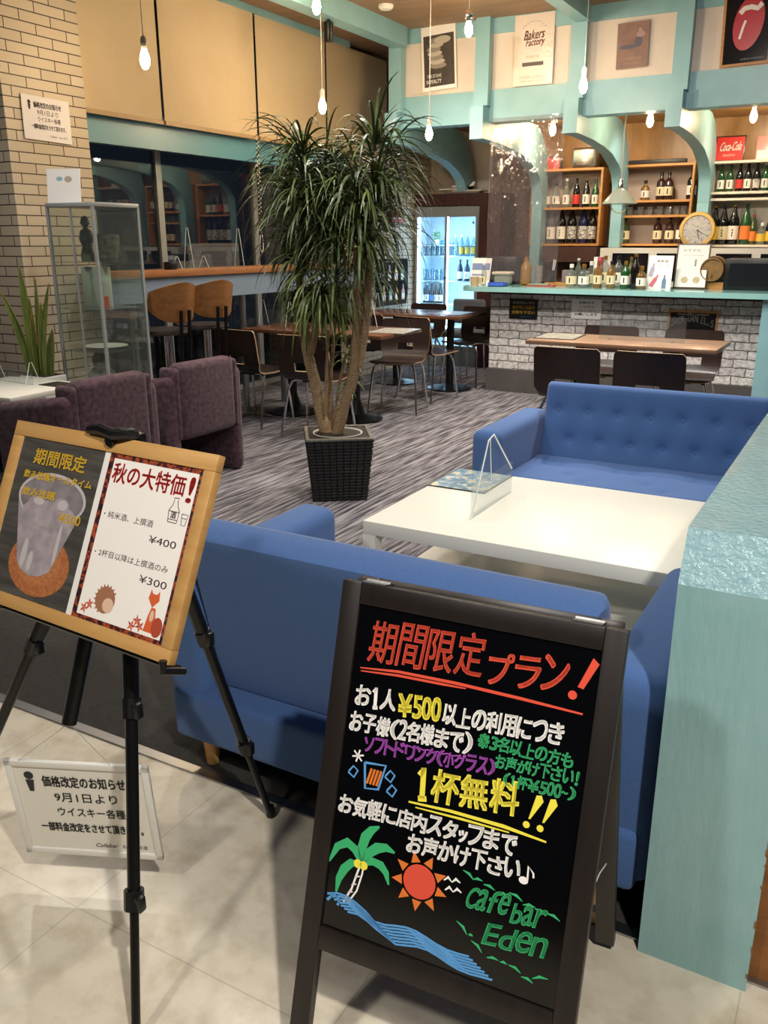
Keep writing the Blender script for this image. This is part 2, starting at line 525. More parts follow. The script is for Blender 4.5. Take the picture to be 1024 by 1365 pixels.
# ------------------------------------------------------------------ window wall with dark night glass
def pane_mat():
    m, n, l, b = newmat('night_glass')
    out = n['Material Output']; n.remove(b)
    tr = n.new('ShaderNodeBsdfTransparent'); tr.inputs[0].default_value = (.55, .6, .6, 1)
    gl = n.new('ShaderNodeBsdfGlossy'); gl.inputs['Roughness'].default_value = .004
    lw = n.new('ShaderNodeLayerWeight'); lw.inputs['Blend'].default_value = .5
    pw_ = n.new('ShaderNodeMath'); pw_.operation = 'POWER'; pw_.inputs[1].default_value = 4
    l.new(lw.outputs['Facing'], pw_.inputs[0])
    mul = n.new('ShaderNodeMath'); mul.operation = 'MULTIPLY_ADD'; mul.inputs[1].default_value = .85; mul.inputs[2].default_value = .09
    l.new(pw_.outputs[0], mul.inputs[0])
    mx = n.new('ShaderNodeMixShader')
    l.new(mul.outputs[0], mx.inputs[0]); l.new(tr.outputs[0], mx.inputs[1]); l.new(gl.outputs[0], mx.inputs[2])
    l.new(mx.outputs[0], out.inputs['Surface'])
    return m
NIGHT = pane_mat()
ALU = mat('window_aluminium', '#c9cbc8', .3, .5)
for k, (y0, y1) in enumerate(((4.49, 5.75), (5.75, 7.05), (7.05, 9.2)), 1):
    w = bpy.data.objects.new('window_%d' % k, None); COL.objects.link(w); struct(w)
    w.location = (-5.40, y0, 0)
    L = y1 - y0
    MB().box((-.006, .0, .04), (.006, L, 3.22)).obj('pane', NIGHT, w, 0)
    fr = MB()
    fr.box((-.03, 0, 0), (.03, .03, 3.25)); fr.box((-.03, L - .035, 0), (.03, L, 3.25)); fr.box((-.03, .035, 0), (.03, L - .035, .05))
    fr.obj('window_frame', ALU, w)
struct(MB().box((-4.92, 4.49, 3.20), (-4.83, 7.95, 3.25)).obj('trim_window_head', TEAL))
struct(MB().box((-5.0, 4.49, 2.065), (-4.93, 8.9, 2.30)).obj('trim_window_band', mat('teal_band', '#5f96a6', .35)))  # darker teal band behind the lower edge of the blinds
# street side: ground and a dark wall across the way, both unlit at night
struct(MB().box((-11, 1, -.2), (-7.0, 12, -.06)).obj('ground_outside', mat('asphalt', '#2a2a2b', .9)))

BLIND = mat('blind_fabric', '#cab695', .75, var=(2.2, '#c1ac8a'), bmp=((30, 30, 4), .08))
BAMB = mat('blind_bottom_bar', '#a98c63', .5)
for k, (y0, y1, lab) in enumerate(((4.50, 5.27, 'beige roller blind nearest the brick pillar, behind a bare bulb'),
                                   (5.30, 6.43, 'beige roller blind second from the brick pillar'),
                                   (6.46, 7.52, 'beige roller blind third from the pillar, behind the cord bulb over the plant'),
                                   (7.55, 8.72, 'dim beige roller blind farthest from the brick pillar, beside the teal corner post'))):
    b = thing('roller_blind', lab, 'blind', (-4.852, (y0 + y1) / 2, 2.235), 0, 'roller blinds over the windows')
    h = (y1 - y0) / 2
    MB().box((-.002, -h, .03), (.002, h, .965)).obj('fabric', BLIND, b, 0)
    MB().box((-.012, -h, 0), (.012, h, .03)).obj('bottom_bar', BAMB, b)

# ------------------------------------------------------------------ timber frame
struct(MB().box((-4.22, -2.2, 3.09), (-4.07, 7.70, 3.25)).obj('beam_left', TEAL))
struct(MB().box((-2.50, -2.2, 3.12), (-2.38, 7.70, 3.25)).obj('beam_middle', TEAL))
struct(MB().box((-4.265, 7.80, 2.685), (3.2, 7.84, 3.14)).obj('wall_bar_header', WHITE_PANEL))
struct(MB().box((-4.265, 7.78, 2.42), (3.2, 7.95, 2.685)).obj('beam_bar_lower', TEAL))
struct(MB().box((-4.265, 7.78, 3.13), (3.2, 7.95, 3.25)).obj('beam_bar_upper', TEAL))
struct(MB().box((-4.265, 7.95, 2.56), (3.2, 9.75, 2.62)).obj('ceiling_bar', BARWOOD))
struct(MB().box((-3.55, 9.66, 2.0), (3.2, 9.75, 2.56)).obj('wall_bar_upper', BARWOOD))
POSTX = (-4.20, -3.33, -2.47, -1.625, -0.76)
for k, x in enumerate(POSTX):
    p = bpy.data.objects.new('pillar_bar', None); COL.objects.link(p); struct(p)
    p.location = (x, 7.7, 0)
    MB().box((-.065, 0, 2.55), (.065, .08, 3.25)).obj('upper_post', TEAL, p)
    MB().box((-.075, -.06, 2.275), (.05, .10, 2.545)).obj('beam_end', TEAL, p)
    arm = [(.10, 2.275), (.10, 2.50), (.45, 2.515), (.90, 2.53), (1.30, 2.53), (1.50, 2.47), (1.70, 2.28), (1.755, 2.08), (1.76, 1.75),
           (1.60, 1.75), (1.575, 1.93), (1.50, 2.04), (1.36, 2.12), (1.10, 2.20), (.80, 2.24), (.45, 2.265)]
    if k == 0:
        MB().prism(arm, -.06, .05, 'yz').obj('curved_arm', TEAL, p)
        MB().box((-.06, 1.60, 1.9), (.05, 1.76, 2.0)).obj('back_post', TEAL, p)
    else:
        MB().prism(arm, -.06, .05, 'yz').obj('curved_arm', TEAL, p)
        MB().box((-.06, 1.60, .965 if k == 1 else 1.34), (.05, 1.76, 1.75)).obj('back_post', TEAL, p)

# ------------------------------------------------------------------ half wall at the entrance
hw = MB().prism([(1.49, 0), (1.49, .818), (1.535, .912), (3.45, .912), (3.45, 0)], -.236, -.028, 'yz', 0)
hw.m = [0, 1, 2, 0, 0, 0, 0]
hw = struct(hw.obj('wall_half', [TEAL_ROUGH, TEAL_GLOSS, TEAL_GLOSS], smooth=0))
struct(MB().box((-.028, 1.53, 0), (1.3, 1.57, .62)).obj('wall_half_panel', wood('rusty_brown_wood', '#7a4a22', '#9a642f', (6, 6, 30), .6)))
chips = MB()
rnd = random.Random(5)
for k in range(9):
    z = rnd.uniform(.02, .50); h = rnd.uniform(.004, .016) * (2.2 if k == 3 else 1); w = rnd.uniform(.001, .0035)
    chips.box((-.0278 - w, 1.4885, z), (-.0278, 1.4905, z + h))
c = struct(chips.obj('wall_half_chips', mat('bare_wood_chip', '#8a5a2c', .7)))
c.parent = hw

# ================================================================== FOREGROUND
DARKWOOD = wood('dark_brown_frame', '#17110f', '#211916', (40, 4, 4), .42, bmp=.03)
BOARD = mat('gloss_black_board', '#060607', .10, spec=.5)
def chalk(name, c): return mat(name, c, .8, spec=.1)
CH_RED, CH_WHITE, CH_YEL = chalk('red_chalk_marker', '#e0553f'), chalk('white_chalk_marker', '#f6f3ee'), chalk('yellow_chalk_marker', '#f3e44e')
CH_GRN, CH_PUR, CH_BLUE, CH_ORG = chalk('green_chalk_marker', '#3fb070'), chalk('purple_chalk_marker', '#a650b0'), chalk('blue_chalk_marker', '#5f9ed8'), chalk('orange_chalk_marker', '#e07a35')

# ---- folding A-frame blackboard (local X right, Y up the board, Z out of its face; origin at the top left corner)
sign = thing('chalkboard_sign', 'dark brown A-frame blackboard standing on the stone floor with hand lettering in coloured markers', 'sign')
axes(sign, (-.727, 1.152, .85), (.998, .063, 0), (-.018, .283, .959))
W_ = .479
fr = MB()
fr.rbox((0, -.885, -.022), (.036, 0, 0), .002); fr.rbox((W_ - .034, -.885, -.022), (W_, 0, 0), .002)
fr.rbox((.036, -.036, -.022), (W_ - .034, 0, 0), .002); fr.rbox((.036, -.64, -.022), (W_ - .034, -.598, 0), .002)
fr.obj('front_frame', DARKWOOD, sign)
MB().box((.034, -.60, -.016), (W_ - .032, -.034, -.006)).obj('board', BOARD, sign, 0)
back = MB()
T = Matrix.Translation((0, .0, -.024)) @ Matrix.Rotation(RAD(33.5), 4, 'X')
back.rbox((.012, -.865, -.02), (.05, -.004, 0), .002, M=T); back.rbox((W_ - .05, -.865, -.02), (W_ - .012, -.004, 0), .002, M=T)
back.rbox((.05, -.05, -.02), (W_ - .05, -.004, 0), .002, M=T); back.rbox((.05, -.66, -.02), (W_ - .05, -.61, 0), .002, M=T)
back.obj('rear_frame', DARKWOOD, sign)
for hx in (.035, .395):
    h = MB().box((hx, .0, -.05), (hx + .045, .003, .0)); h.cyl((hx, .002, -.024), (hx + .045, .002, -.024), .004, n=8)
    h.obj('hinge', STEEL, sign)
Z = -.0052
def ink(name, m, *fns):
    t = MB()
    for f in fns: f(t)
    return t.flatobj(name, m, sign)
def H(text, *a): return lambda t: hand(t, text, *a)
ink('red_lettering', CH_RED, H('期間限定', .060, -.131, .266, -.119, .072, Z, 0, .0012, .06, .12, 3))
ink('red_lettering', CH_RED, H('プラン', .270, -.123, .402, -.112, .052, Z, 0, .0020, .06, .12, 4))
ink('red_exclamation', CH_RED, lambda t: (t.flat([(.433, -.050), (.443, -.058), (.424, -.100), (.415, -.098)], Z), t.disc((.409, -.112), .0070, z=Z, n=14)))
ink('red_underline', CH_RED, lambda t: t.stroke([(.050, -.144), (.12, -.1365), (.22, -.134), (.33, -.135), (.428, -.1375)], [.002, .0045, .005, .005, .003], Z),
    lambda t: t.stroke([(.052, -.149), (.12, -.143), (.20, -.1405), (.24, -.139)], [.002, .004, .004, .002], Z))
ink('white_lettering', CH_WHITE, H('お1人', .047, -.209, .124, -.203, .033, Z, 0, .0020, .05, .1, 5))
ink('yellow_lettering', CH_YEL, H('¥500', .128, -.211, .203, -.202, .037, Z, 0, .0024, .05, .08, 11))
ink('white_lettering', CH_WHITE, H('以上の利用につき', .206, -.205, .404, -.193, .032, Z, 0, .0020, .06, .1, 6))
ink('white_lettering', CH_WHITE, H('お子様(2名様まで)', .042, -.253, .262, -.242, .033, Z, 0, .0020, .06, .1, 7))
ink('purple_lettering', CH_PUR, H('ソフトドリンク(小グラス)', .074, -.283, .304, -.266, .025, Z, 0, .0014, .06, .1, 14))
ink('purple_wavy_line', CH_PUR, lambda t: t.stroke([(.148 + .1 * k / 12, -.2565 + .0022 * (k % 2) + .006 * k / 12) for k in range(13)], .0022, Z))
ink('green_lettering', CH_GRN, H('※3名以上の方も', .270, -.227, .424, -.223, .022, Z, 0, .0013, .06, .1, 15))
ink('green_lettering', CH_GRN, H('お声がけ下さい!', .302, -.252, .437, -.247, .021, Z, 0, .0013, .06, .1, 16))
ink('green_lettering', CH_GRN, H('(1杯¥500〜)', .319, -.277, .433, -.272, .020, Z, 0, .0013, .06, .1, 17))
ink('yellow_lettering', CH_YEL, H('1杯無料', .175, -.336, .352, -.320, .052, Z, 0, .0030, .05, .08, 12))
for ex in (.366, .388):
    ink('yellow_exclamation', CH_YEL, lambda t: (t.flat([(ex + .001, -.317), (ex + .004, -.317), (ex + .021, -.285), (ex + .017, -.276), (ex + .009, -.278)], Z), t.disc((ex - .001, -.327), .0055, z=Z, n=14)))
ink('yellow_underline', CH_YEL, lambda t: t.stroke([(.167, -.345), (.24, -.3405), (.33, -.340), (.399, -.345)], [.003, .005, .006, .003], Z),
    lambda t: t.stroke([(.180, -.351), (.26, -.348), (.34, -.347)], [.002, .004, .002], Z))
ink('white_lettering', CH_WHITE, H('お気軽に店内スタッフまで', .040, -.397, .354, -.381, .031, Z, 0, .0020, .06, .1, 8))
ink('white_lettering', CH_WHITE, H('お声かけ下さい', .172, -.427, .366, -.417, .030, Z, 0, .0020, .06, .1, 9))
ink('white_music_note', CH_WHITE, lambda t: (t.disc((.372, -.414), .0075, .006, Z), t.stroke([(.378, -.412), (.377, -.390), (.386, -.399), (.387, -.406)], .003, Z)))
def sparkle(t):
    for a in range(3):
        t.stroke([(.066 + .011 * cos(a * pi / 3 + .3), -.293 + .011 * sin(a * pi / 3 + .3)), (.066 - .011 * cos(a * pi / 3 + .3), -.293 - .011 * sin(a * pi / 3 + .3))], .0028, Z)
ink('white_sparkle', CH_WHITE, sparkle)
for gx, gy in ((.258, -.451), (.262, -.466)):
    ink('white_gull', CH_WHITE, lambda t: t.stroke([(gx - .014, gy - .003), (gx - .007, gy + .004), (gx, gy - .002), (gx + .006, gy + .005), (gx + .014, gy + .001)], [.002, .005, .002, .005, .002], Z))
def trunk(t):
    t.stroke([(.072, -.546), (.084, -.520), (.091, -.49), (.094, -.478)], .0035, Z); t.stroke([(.080, -.546), (.094, -.520), (.100, -.49), (.101, -.478)], .003, Z)
    for q in (.2, .45, .7): t.stroke([(.074 + .02 * q, -.54 + .06 * q), (.083 + .019 * q, -.536 + .06 * q)], .002, Z)
ink('white_palm_trunk', CH_WHITE, trunk)
FR = (([(.096, -.473), (.083, -.452), (.066, -.444), (.048, -.456), (.036, -.486)], .017), ([(.096, -.473), (.078, -.476), (.066, -.490), (.058, -.510), (.056, -.534)], .016),
      ([(.096, -.473), (.094, -.445), (.098, -.425), (.108, -.410), (.121, -.401)], .018), ([(.096, -.473), (.108, -.450), (.122, -.437), (.138, -.432), (.154, -.436)], .018),
      ([(.096, -.473), (.116, -.462), (.132, -.464), (.143, -.474), (.150, -.492)], .015))
ink('green_palm_fronds', CH_GRN, lambda t: [t.stroke(p, [w * q for q in (.35, .9, 1, .75, .2)], Z) for p, w in FR])
for cx in (.090, .101): ink('yellow_coconut', CH_YEL, lambda t: t.disc((cx, -.474), .0075, z=Z + .0002))
ink('green_lettering', CH_GRN, H('Cafe', .282, -.487, .352, -.478, .036, Z, 0, .0014, .08, .35, 18))
ink('green_lettering', CH_GRN, H('bar', .358, -.488, .412, -.478, .030, Z, 0, .0014, .08, .35, 19))
ink('green_lettering', CH_GRN, H('Eden', .318, -.535, .420, -.524, .032, Z, 0, .0014, .08, .35, 20))
LV = ((.274, -.428, .022, -.5), (.292, -.437, .016, .1), (.310, -.440, .02, -.2), (.335, -.446, .016, 0), (.352, -.440, .024, -.3), (.376, -.452, .02, .1), (.395, -.452, .018, -.2), (.414, -.453, .022, -.25),
      (.274, -.512, .026, -.7), (.296, -.527, .008, 0), (.302, -.535, .024, -.6), (.33, -.553, .02, .1), (.352, -.552, .012, 0), (.366, -.552, .022, -.3), (.388, -.563, .02, -.2), (.405, -.560, .026, .3))
def scroll(part):
    def f(t):
        for lx, ly, ln, an in part:
            dx, dy = cos(an) * ln, sin(an) * ln
            t.stroke([(lx, ly), (lx + dx * .5 - dy * .12, ly + dy * .5 + dx * .12), (lx + dx, ly + dy)], [.0012, .0048, .001], Z)
    return f
ink('green_leaf_scroll', CH_GRN, scroll(LV[:8])); ink('green_leaf_scroll', CH_GRN, scroll(LV[8:]))
def wave(t):
    for k in range(7):
        oy = -.556 - .0042 * k
        t.stroke([(.040 + .007 * k + .262 * q / 14, oy + .010 * sin(q * .9 + k * .12) * (1 - q / 20) + .014 * (1 if q < 5 else .5) - .0009 * q) for q in range(15)], .0036, Z)
    t.stroke([(.041, -.553), (.052, -.539), (.064, -.545), (.062, -.556)], .005, Z)
ink('blue_wave', CH_BLUE, wave)
for cx, cy in ((.060, -.322), (.128, -.313), (.134, -.336)):
    ink('blue_ice_cube', CH_BLUE, lambda t: t.stroke([(cx - .007, cy), (cx, cy + .01), (cx + .009, cy + .004), (cx + .003, cy - .009), (cx - .008, cy - .003), (cx - .007, cy)], .0032, Z))
ink('blue_glass', CH_BLUE, lambda t: t.stroke([(.080, -.301), (.086, -.344), (.110, -.340), (.119, -.297), (.080, -.301)], .0042, Z))
ink('orange_drink', CH_ORG, lambda t: [t.stroke([(.088 + .006 * k, -.335), (.094 + .006 * k, -.308)], .004, Z) for k in range(4)])
ink('red_sun', CH_RED, lambda t: t.disc((.203, -.470), .0285, z=Z + .0001, n=28))
def rays(t):
    for k in range(9):
        a = 2 * pi * k / 9 + .5
        t.flat([(.203 + .0325 * cos(a - .26), -.470 + .0325 * sin(a - .26)), (.203 + .0325 * cos(a + .26), -.470 + .0325 * sin(a + .26)), (.203 + .050 * cos(a), -.470 + .050 * sin(a))], Z)
ink('orange_sun_rays', CH_ORG, rays)
MB().tube([(W_ - .02, -.47, -.03), (W_ - .02, -.455, -.12), (W_ - .02, -.45, -.2), (W_ - .02, -.46, -.27)], .0012, 5).obj('stay_cord', WHITE, sign)

# ---- telescopic tripod easel
TOP = Vector((-1.205, 1.152, 1.058))
es = thing('tripod_easel', 'black telescopic tripod easel holding the wood-framed drinks poster', 'easel', (-1.26, 1.10, 0))
E0 = Vector((-1.26, 1.10, 0))
def leg(foot, name='leg'):
    f = Vector(foot) - E0; tp = TOP - E0
    d = (f - tp)
    m = MB()
    m.tube([tp, tp + d * .47], .0150, 12); m.tube([tp + d * .44, tp + d * .78], .0118, 12); m.tube([tp + d * .75, tp + d * .985], .0085, 12)
    L = m.obj(name, BLACKM, es)
    for q in (.46, .77):
        k = MB(); p = tp + d * q; u = d.normalized()
        k.tube([p - u * .018, p + u * .018], .0185, 10); k.rbox((p.x + .010, p.y - .012, p.z - .016), (p.x + .026, p.y + .006, p.z + .016), .004)
        k.obj('clamp', BLACK, L)
    MB().lathe([(.004, .0), (.012, .0), (.013, .012), (.009, .03), (.006, .032)], 12, M=Matrix.Translation(f)).obj('rubber_foot', BLACK, L)
leg((-1.16, 1.475, 0)); leg((-.985, .825, 0)); leg((-1.80, 1.02, 0))
M_END = Vector((-1.262, .985, .50))
m = MB(); m.tube([TOP - E0, M_END - E0], .0145, 12); m.rbox(tuple(TOP - E0 - Vector((.022, .0, .05))), tuple(TOP - E0 + Vector((.022, .03, -.005))), .006)
m.obj('mast', BLACKM, es)
E_X, E_Y = Vector((.9978, -.066, 0)), Vector((.0273, .4131, .9103))
E_P = Vector((-1.468, 1.117, 1.06))
E_Z = E_X.cross(E_Y).normalized()
def el(u, v, w=0): return tuple(E_P + E_X.normalized() * u + E_Y.normalized() * v + E_Z * w - E0)
m = MB(); m.tube([el(.05, -.365, -.03), el(.545, -.365, -.03)], .007, 8)
for hx in (.06, .556):
    m.tube([el(hx, -.365, -.03), el(hx, -.365, .02), el(hx, -.348, .024)], .007, 8)
m.obj('ledge_hooks', BLACK, es)
m = MB(); m.tube([el(.222, .004, .006), el(.262, .008, .012), el(.30, .002, .014), el(.349, .010, .004)], [.008, .011, .011, .006], 8)
m.tube([el(.285, .002, -.02), el(.288, -.012, .012)], .010, 8)
m.obj('top_clip', BLACK, es)

# ---- framed drinks poster on the easel
PINE = wood('light_oak_frame', '#b38549', '#c99d60', (3, 30, 30), .42)
po = thing('framed_poster', 'light wood framed poster of autumn sake prices held on the black tripod easel', 'poster')
axes(po, E_P, E_X, E_Y)
PW, PH = .548, .358
m = MB()
m.rbox((0, -.029, -.016), (PW, 0, .0016), .0015); m.rbox((0, -PH, -.016), (PW, -PH + .025, .0016), .0015)
m.rbox((0, -PH + .025, -.016), (.029, -.029, .0016), .0015); m.rbox((PW - .026, -PH + .025, -.016), (PW, -.029, .0016), .0015)
m.obj('frame', PINE, po)
MB().box((.02, -PH + .02, -.014), (PW - .02, -.02, -.0024)).obj('backing', WHITE, po, 0)
def darkwood_photo():
    m, n, l, b = newmat('photo_dark_boards'); v = coords(n, l, (6, 55, 1), (0, 0, .5)); f = noise(n, l, v, 1.0, 5)
    l.new(ramp(n, l, f, [(.3, lin('#35332f')), (.7, lin('#57544d'))]), b.inputs['Base Color']); b.inputs['Roughness'].default_value = .3
    return m
Z = -.0020
left = MB().rect(.030, -.334, .272, -.028, Z).flatobj('left_photo', darkwood_photo(), po)
m = MB(); m.disc((.165, -.264), .088, .060, Z + .0003, 36); m.flatobj('coaster_picture', mat('wicker_print', '#b5703f', .6, var=(160, '#8d5230')), left)
m = MB(); m.disc((.165, -.264), .062, .040, Z + .0005, 30); m.flatobj('coaster_ring', mat('wicker_print_dark', '#9c5d36', .6, var=(160, '#b87848')), left)
gl1, gl2, gl3 = mat('print_glass_pale', '#a79da0', .5, var=(35, '#8a8084')), mat('print_glass_dark', '#6d6667', .5, var=(30, '#898183')), mat('print_glass_rim', '#b7afaf', .5)
m = MB(); m.flat([(.058, -.140), (.100, -.265), (.118, -.281), (.145, -.289), (.175, -.285), (.200, -.272), (.255, -.134)], Z + .0007); m.flatobj('glass_picture', gl1, left)
m = MB(); m.disc((.1565, -.137), .0985, .048, Z + .0009, 36, 2); m.disc((.1565, -.138), .092, .043, Z + .0011, 36, 1)
m.disc((.160, -.168), .080, .026, Z + .0012, 30, 0)
for q in ((.12, -.15, .026, .012), (.19, -.148, .024, .016)): m.disc(q[:2], q[2], q[3], Z + .0013, 14, 0); m.disc((q[0] + .004, q[1] + .003), q[2] * .6, q[3] * .6, Z + .0014, 14, 2)
for q in ((.118, -.25, .008, .03), (.14, -.262, .007, .02), (.205, -.22, .005, .04)): m.disc(q[:2], q[2], q[3], Z + .0013, 14, 2)
m.flatobj('ice_picture', [gl1, gl2, gl3], left)
GOLD = mat('gold_print', '#e2b93a', .5)
m = MB()
write(m, '期間限定', .078, -.078, .150, .030, Z + .002, 0, 0, .05, .0012); m.flatobj('gold_lettering', GOLD, left); m = MB()
write(m, '飲み放題オールタイム', .060, -.108, .198, .015, Z + .002, .02, 0, .05, .0008); m.flatobj('gold_lettering', GOLD, left); m = MB()
write(m, '飲み放題', .068, -.142, .098, .016, Z + .002, .02, 0, .05, .0008); m.flatobj('gold_lettering', GOLD, left); m = MB()
write(m, '¥500', .192, -.176, .060, .017, Z + .002, .02, 0, .05, .0008)
m.flatobj('gold_lettering', GOLD, left)
def leaves_print():
    m, n, l, b = newmat('autumn_leaf_border'); v = coords(n, l); f = noise(n, l, v, 70, 3)
    l.new(ramp(n, l, f, [(.34, lin('#231a22')), (.46, lin('#4a1f22')), (.55, lin('#b0512a')), (.64, lin('#2a2130'))]), b.inputs['Base Color']); b.inputs['Roughness'].default_value = .4
    return m
right = MB().rect(.287, -.334, .519, -.027, Z).flatobj('right_print', leaves_print(), po)
MB().rect(.300, -.325, .513, -.038, Z + .0004).flatobj('white_panel', mat('print_white', '#f0eae2', .5), right)
m = MB(); write(m, '秋の大特価', .304, -.082, .182, .036, Z + .0008, .0, 0, 0, .0014); write(m, '!', .494, -.090, .012, .044, Z + .0008, 0, 0, .05, .0014)
m.flatobj('red_title', REDINK, right)
BKP = mat('print_brown_black', '#3a2424', .6)
m = MB()
write(m, '・純米酒、上撰酒', .308, -.146, .126, .0125, Z + .0008, .01); m.flatobj('black_lettering', BKP, right); m = MB(); write(m, '¥400', .433, -.171, .066, .013, Z + .0008); m.flatobj('black_lettering', BKP, right); m = MB()
write(m, '・2杯目以降は上撰酒のみ', .308, -.216, .186, .0125, Z + .0008, .01); m.flatobj('black_lettering', BKP, right); m = MB(); write(m, '¥300', .433, -.241, .067, .013, Z + .0008); m.flatobj('black_lettering', BKP, right); m = MB()
BL = [(.466, -.128), (.463, -.108), (.469, -.099), (.471, -.090), (.469, -.086), (.481, -.085), (.479, -.090), (.482, -.099), (.488, -.108), (.487, -.128), (.466, -.128)]
m.stroke(BL, .0014, Z + .0008); m.stroke([(.4635, -.109), (.488, -.109)], .0012, Z + .0008); m.stroke([(.4645, -.123), (.4875, -.123)], .0012, Z + .0008)
m.flatobj('bottle_drawing', BKP, right); m = MB(); m.stroke([(.495, -.110), (.498, -.129), (.507, -.129), (.510, -.110), (.495, -.110)], .0013, Z + .0008); m.stroke([(.496, -.117), (.509, -.117)], .001, Z + .0008)
m.flatobj('cup_drawing', BKP, right); m = MB(); write(m, '酒', .469, -.121, .013, .011, Z + .0008, 0, 0, 0, .0004)
m.flatobj('black_lettering', BKP, right)
OR_, RUST, GREYB = mat('print_orange', '#cf5c2e', .6), mat('print_rust', '#a8442a', .6), mat('print_fur', '#9b6a4c', .6)
m = MB()
m.disc((.364, -.288), .025, .024, Z + .0008, 22, 2)
for k in range(12):
    a = pi * .2 + k * pi * 1.15 / 11; m.flat([(.364 + .022 * cos(a - .15), -.288 + .022 * sin(a - .15)), (.364 + .030 * cos(a), -.288 + .029 * sin(a)), (.364 + .022 * cos(a + .15), -.288 + .022 * sin(a + .15))], Z + .0007, 2)
m.disc((.374, -.296), .014, .013, Z + .0010, 16, 3)
PAL = [OR_, RUST, GREYB, mat('print_cream', '#d8b79a', .6)]
m.flatobj('hedgehog_picture', PAL, right)
for cx, cy in ((.316, -.312), (.328, -.303), (.441, -.316), (.452, -.305), (.461, -.313)):
    m = MB()
    for k in range(5):
        a = k * 2 * pi / 5 + cx * 40; m.flat([(cx, cy), (cx + .005 * cos(a - .5), cy + .005 * sin(a - .5)), (cx + .011 * cos(a), cy + .011 * sin(a)), (cx + .005 * cos(a + .5), cy + .005 * sin(a + .5))], Z + .0008, 1 if k % 2 else 0)
    m.flatobj('leaf_picture', PAL, right)
m = MB()
m.flat([(.470, -.318), (.474, -.290), (.478, -.276), (.488, -.276), (.492, -.292), (.494, -.318)], Z + .0008, 0)
m.flat([(.466, -.262), (.469, -.246), (.474, -.253), (.484, -.253), (.489, -.246), (.492, -.262), (.479, -.276)], Z + .0009, 0)
m.disc((.500, -.306), .013, .017, Z + .0009, 18, 1); m.disc((.483, -.290), .005, .010, Z + .0010, 12, 3)
m.flatobj('fox_picture', PAL, right)

# ---- price notice hanging under the easel mast
no = thing('price_notice', 'white framed price change notice hung by a thread under the tripod easel', 'notice')
N_P = Vector((-1.482, .981, .35)); N_X = Vector((.913, .407, 0)); N_Y = Vector((.055, -.13, .99))
axes(no, N_P, N_X, N_Y)
NW, NH = .317, .268
m = MB(); m.rbox((0, -.016, -.006), (NW, 0, .004), .002); m.rbox((0, -NH, -.006), (NW, -NH + .016, .004), .002)
m.rbox((0, -NH, -.006), (.016, 0, .004), .002); m.rbox((NW - .016, -NH, -.006), (NW, 0, .004), .002)
m.obj('frame', mat('white_frame', '#d8d6ce', .35), no)
MB().box((.012, -NH + .012, -.005), (NW - .012, -.012, -.001)).obj('sheet', mat('notice_paper', '#dcd8cc', .4), no, 0)
def notice_text(parent, w, h, z, m=None):
    m = MB(); q = lambda x: x * w; r = lambda y: -y * h
    write(m, '価格改定のお知らせ', q(.235), r(.265), q(.58), q(.095), z, 0, 0, 0, .0012 * w / .317)
    write(m, '9月1日より', q(.30), r(.42), q(.44), q(.080), z, 0, 0, 0, .0004)
    write(m, 'ウイスキー各種', q(.30), r(.575), q(.48), q(.082), z, 0, 0, 0, .0004)
    write(m, '一部料金改定をさせて頂きます。', q(.155), r(.745), q(.73), q(.080), z, 0, 0, 0, .0011 * w / .317)
    write(m, 'Cafebar', q(.52), r(.90), q(.16), q(.035), z, 0, 0, .3); write(m, 'Eden 店主', q(.72), r(.90), q(.18), q(.035), z, 0, 0, .1)
    m.flatobj('lettering', INK, parent); m = MB()
    # little rosette mark
    m.disc((q(.150), r(.155)), q(.034), z=z, n=12); m.flat([(q(.12), r(.20)), (q(.18), r(.20)), (q(.165), r(.32)), (q(.135), r(.32))], z)
    return m.flatobj('rosette_mark', INK, parent)
notice_text(no, NW, NH, .0002)
st = MB()
Mi = no.matrix_world.inverted()
e_ = Mi @ M_END
st.tube([(.03, -.004, 0), tuple(e_)], .0008, 5); st.tube([tuple(e_), (NW - .08, -.004, 0)], .0008, 5)
st.obj('thread', mat('clear_thread', '#b9b6ae', .4), no)

# ================================================================== SOFAS AND LOW TABLE
def fabric(name, c1, c2, rough=.9):
    m, n, l, b = newmat(name)
    v = coords(n, l)
    f = noise(n, l, v, 380, 3)
    l.new(ramp(n, l, f, [(.3, lin(c1)), (.7, lin(c2))]), b.inputs['Base Color'])
    b.inputs['Roughness'].default_value = rough; b.inputs['Sheen Weight'].default_value = .15; b.inputs['Specular IOR Level'].default_value = .2
    bump(n, l, f, b, .25, .002)
    return m
BLUE = fabric('blue_felt', '#426193', '#4e6da2')
PEG = wood('beech_leg', '#c08a4a', '#d6a563', (20, 20, 3), .4)

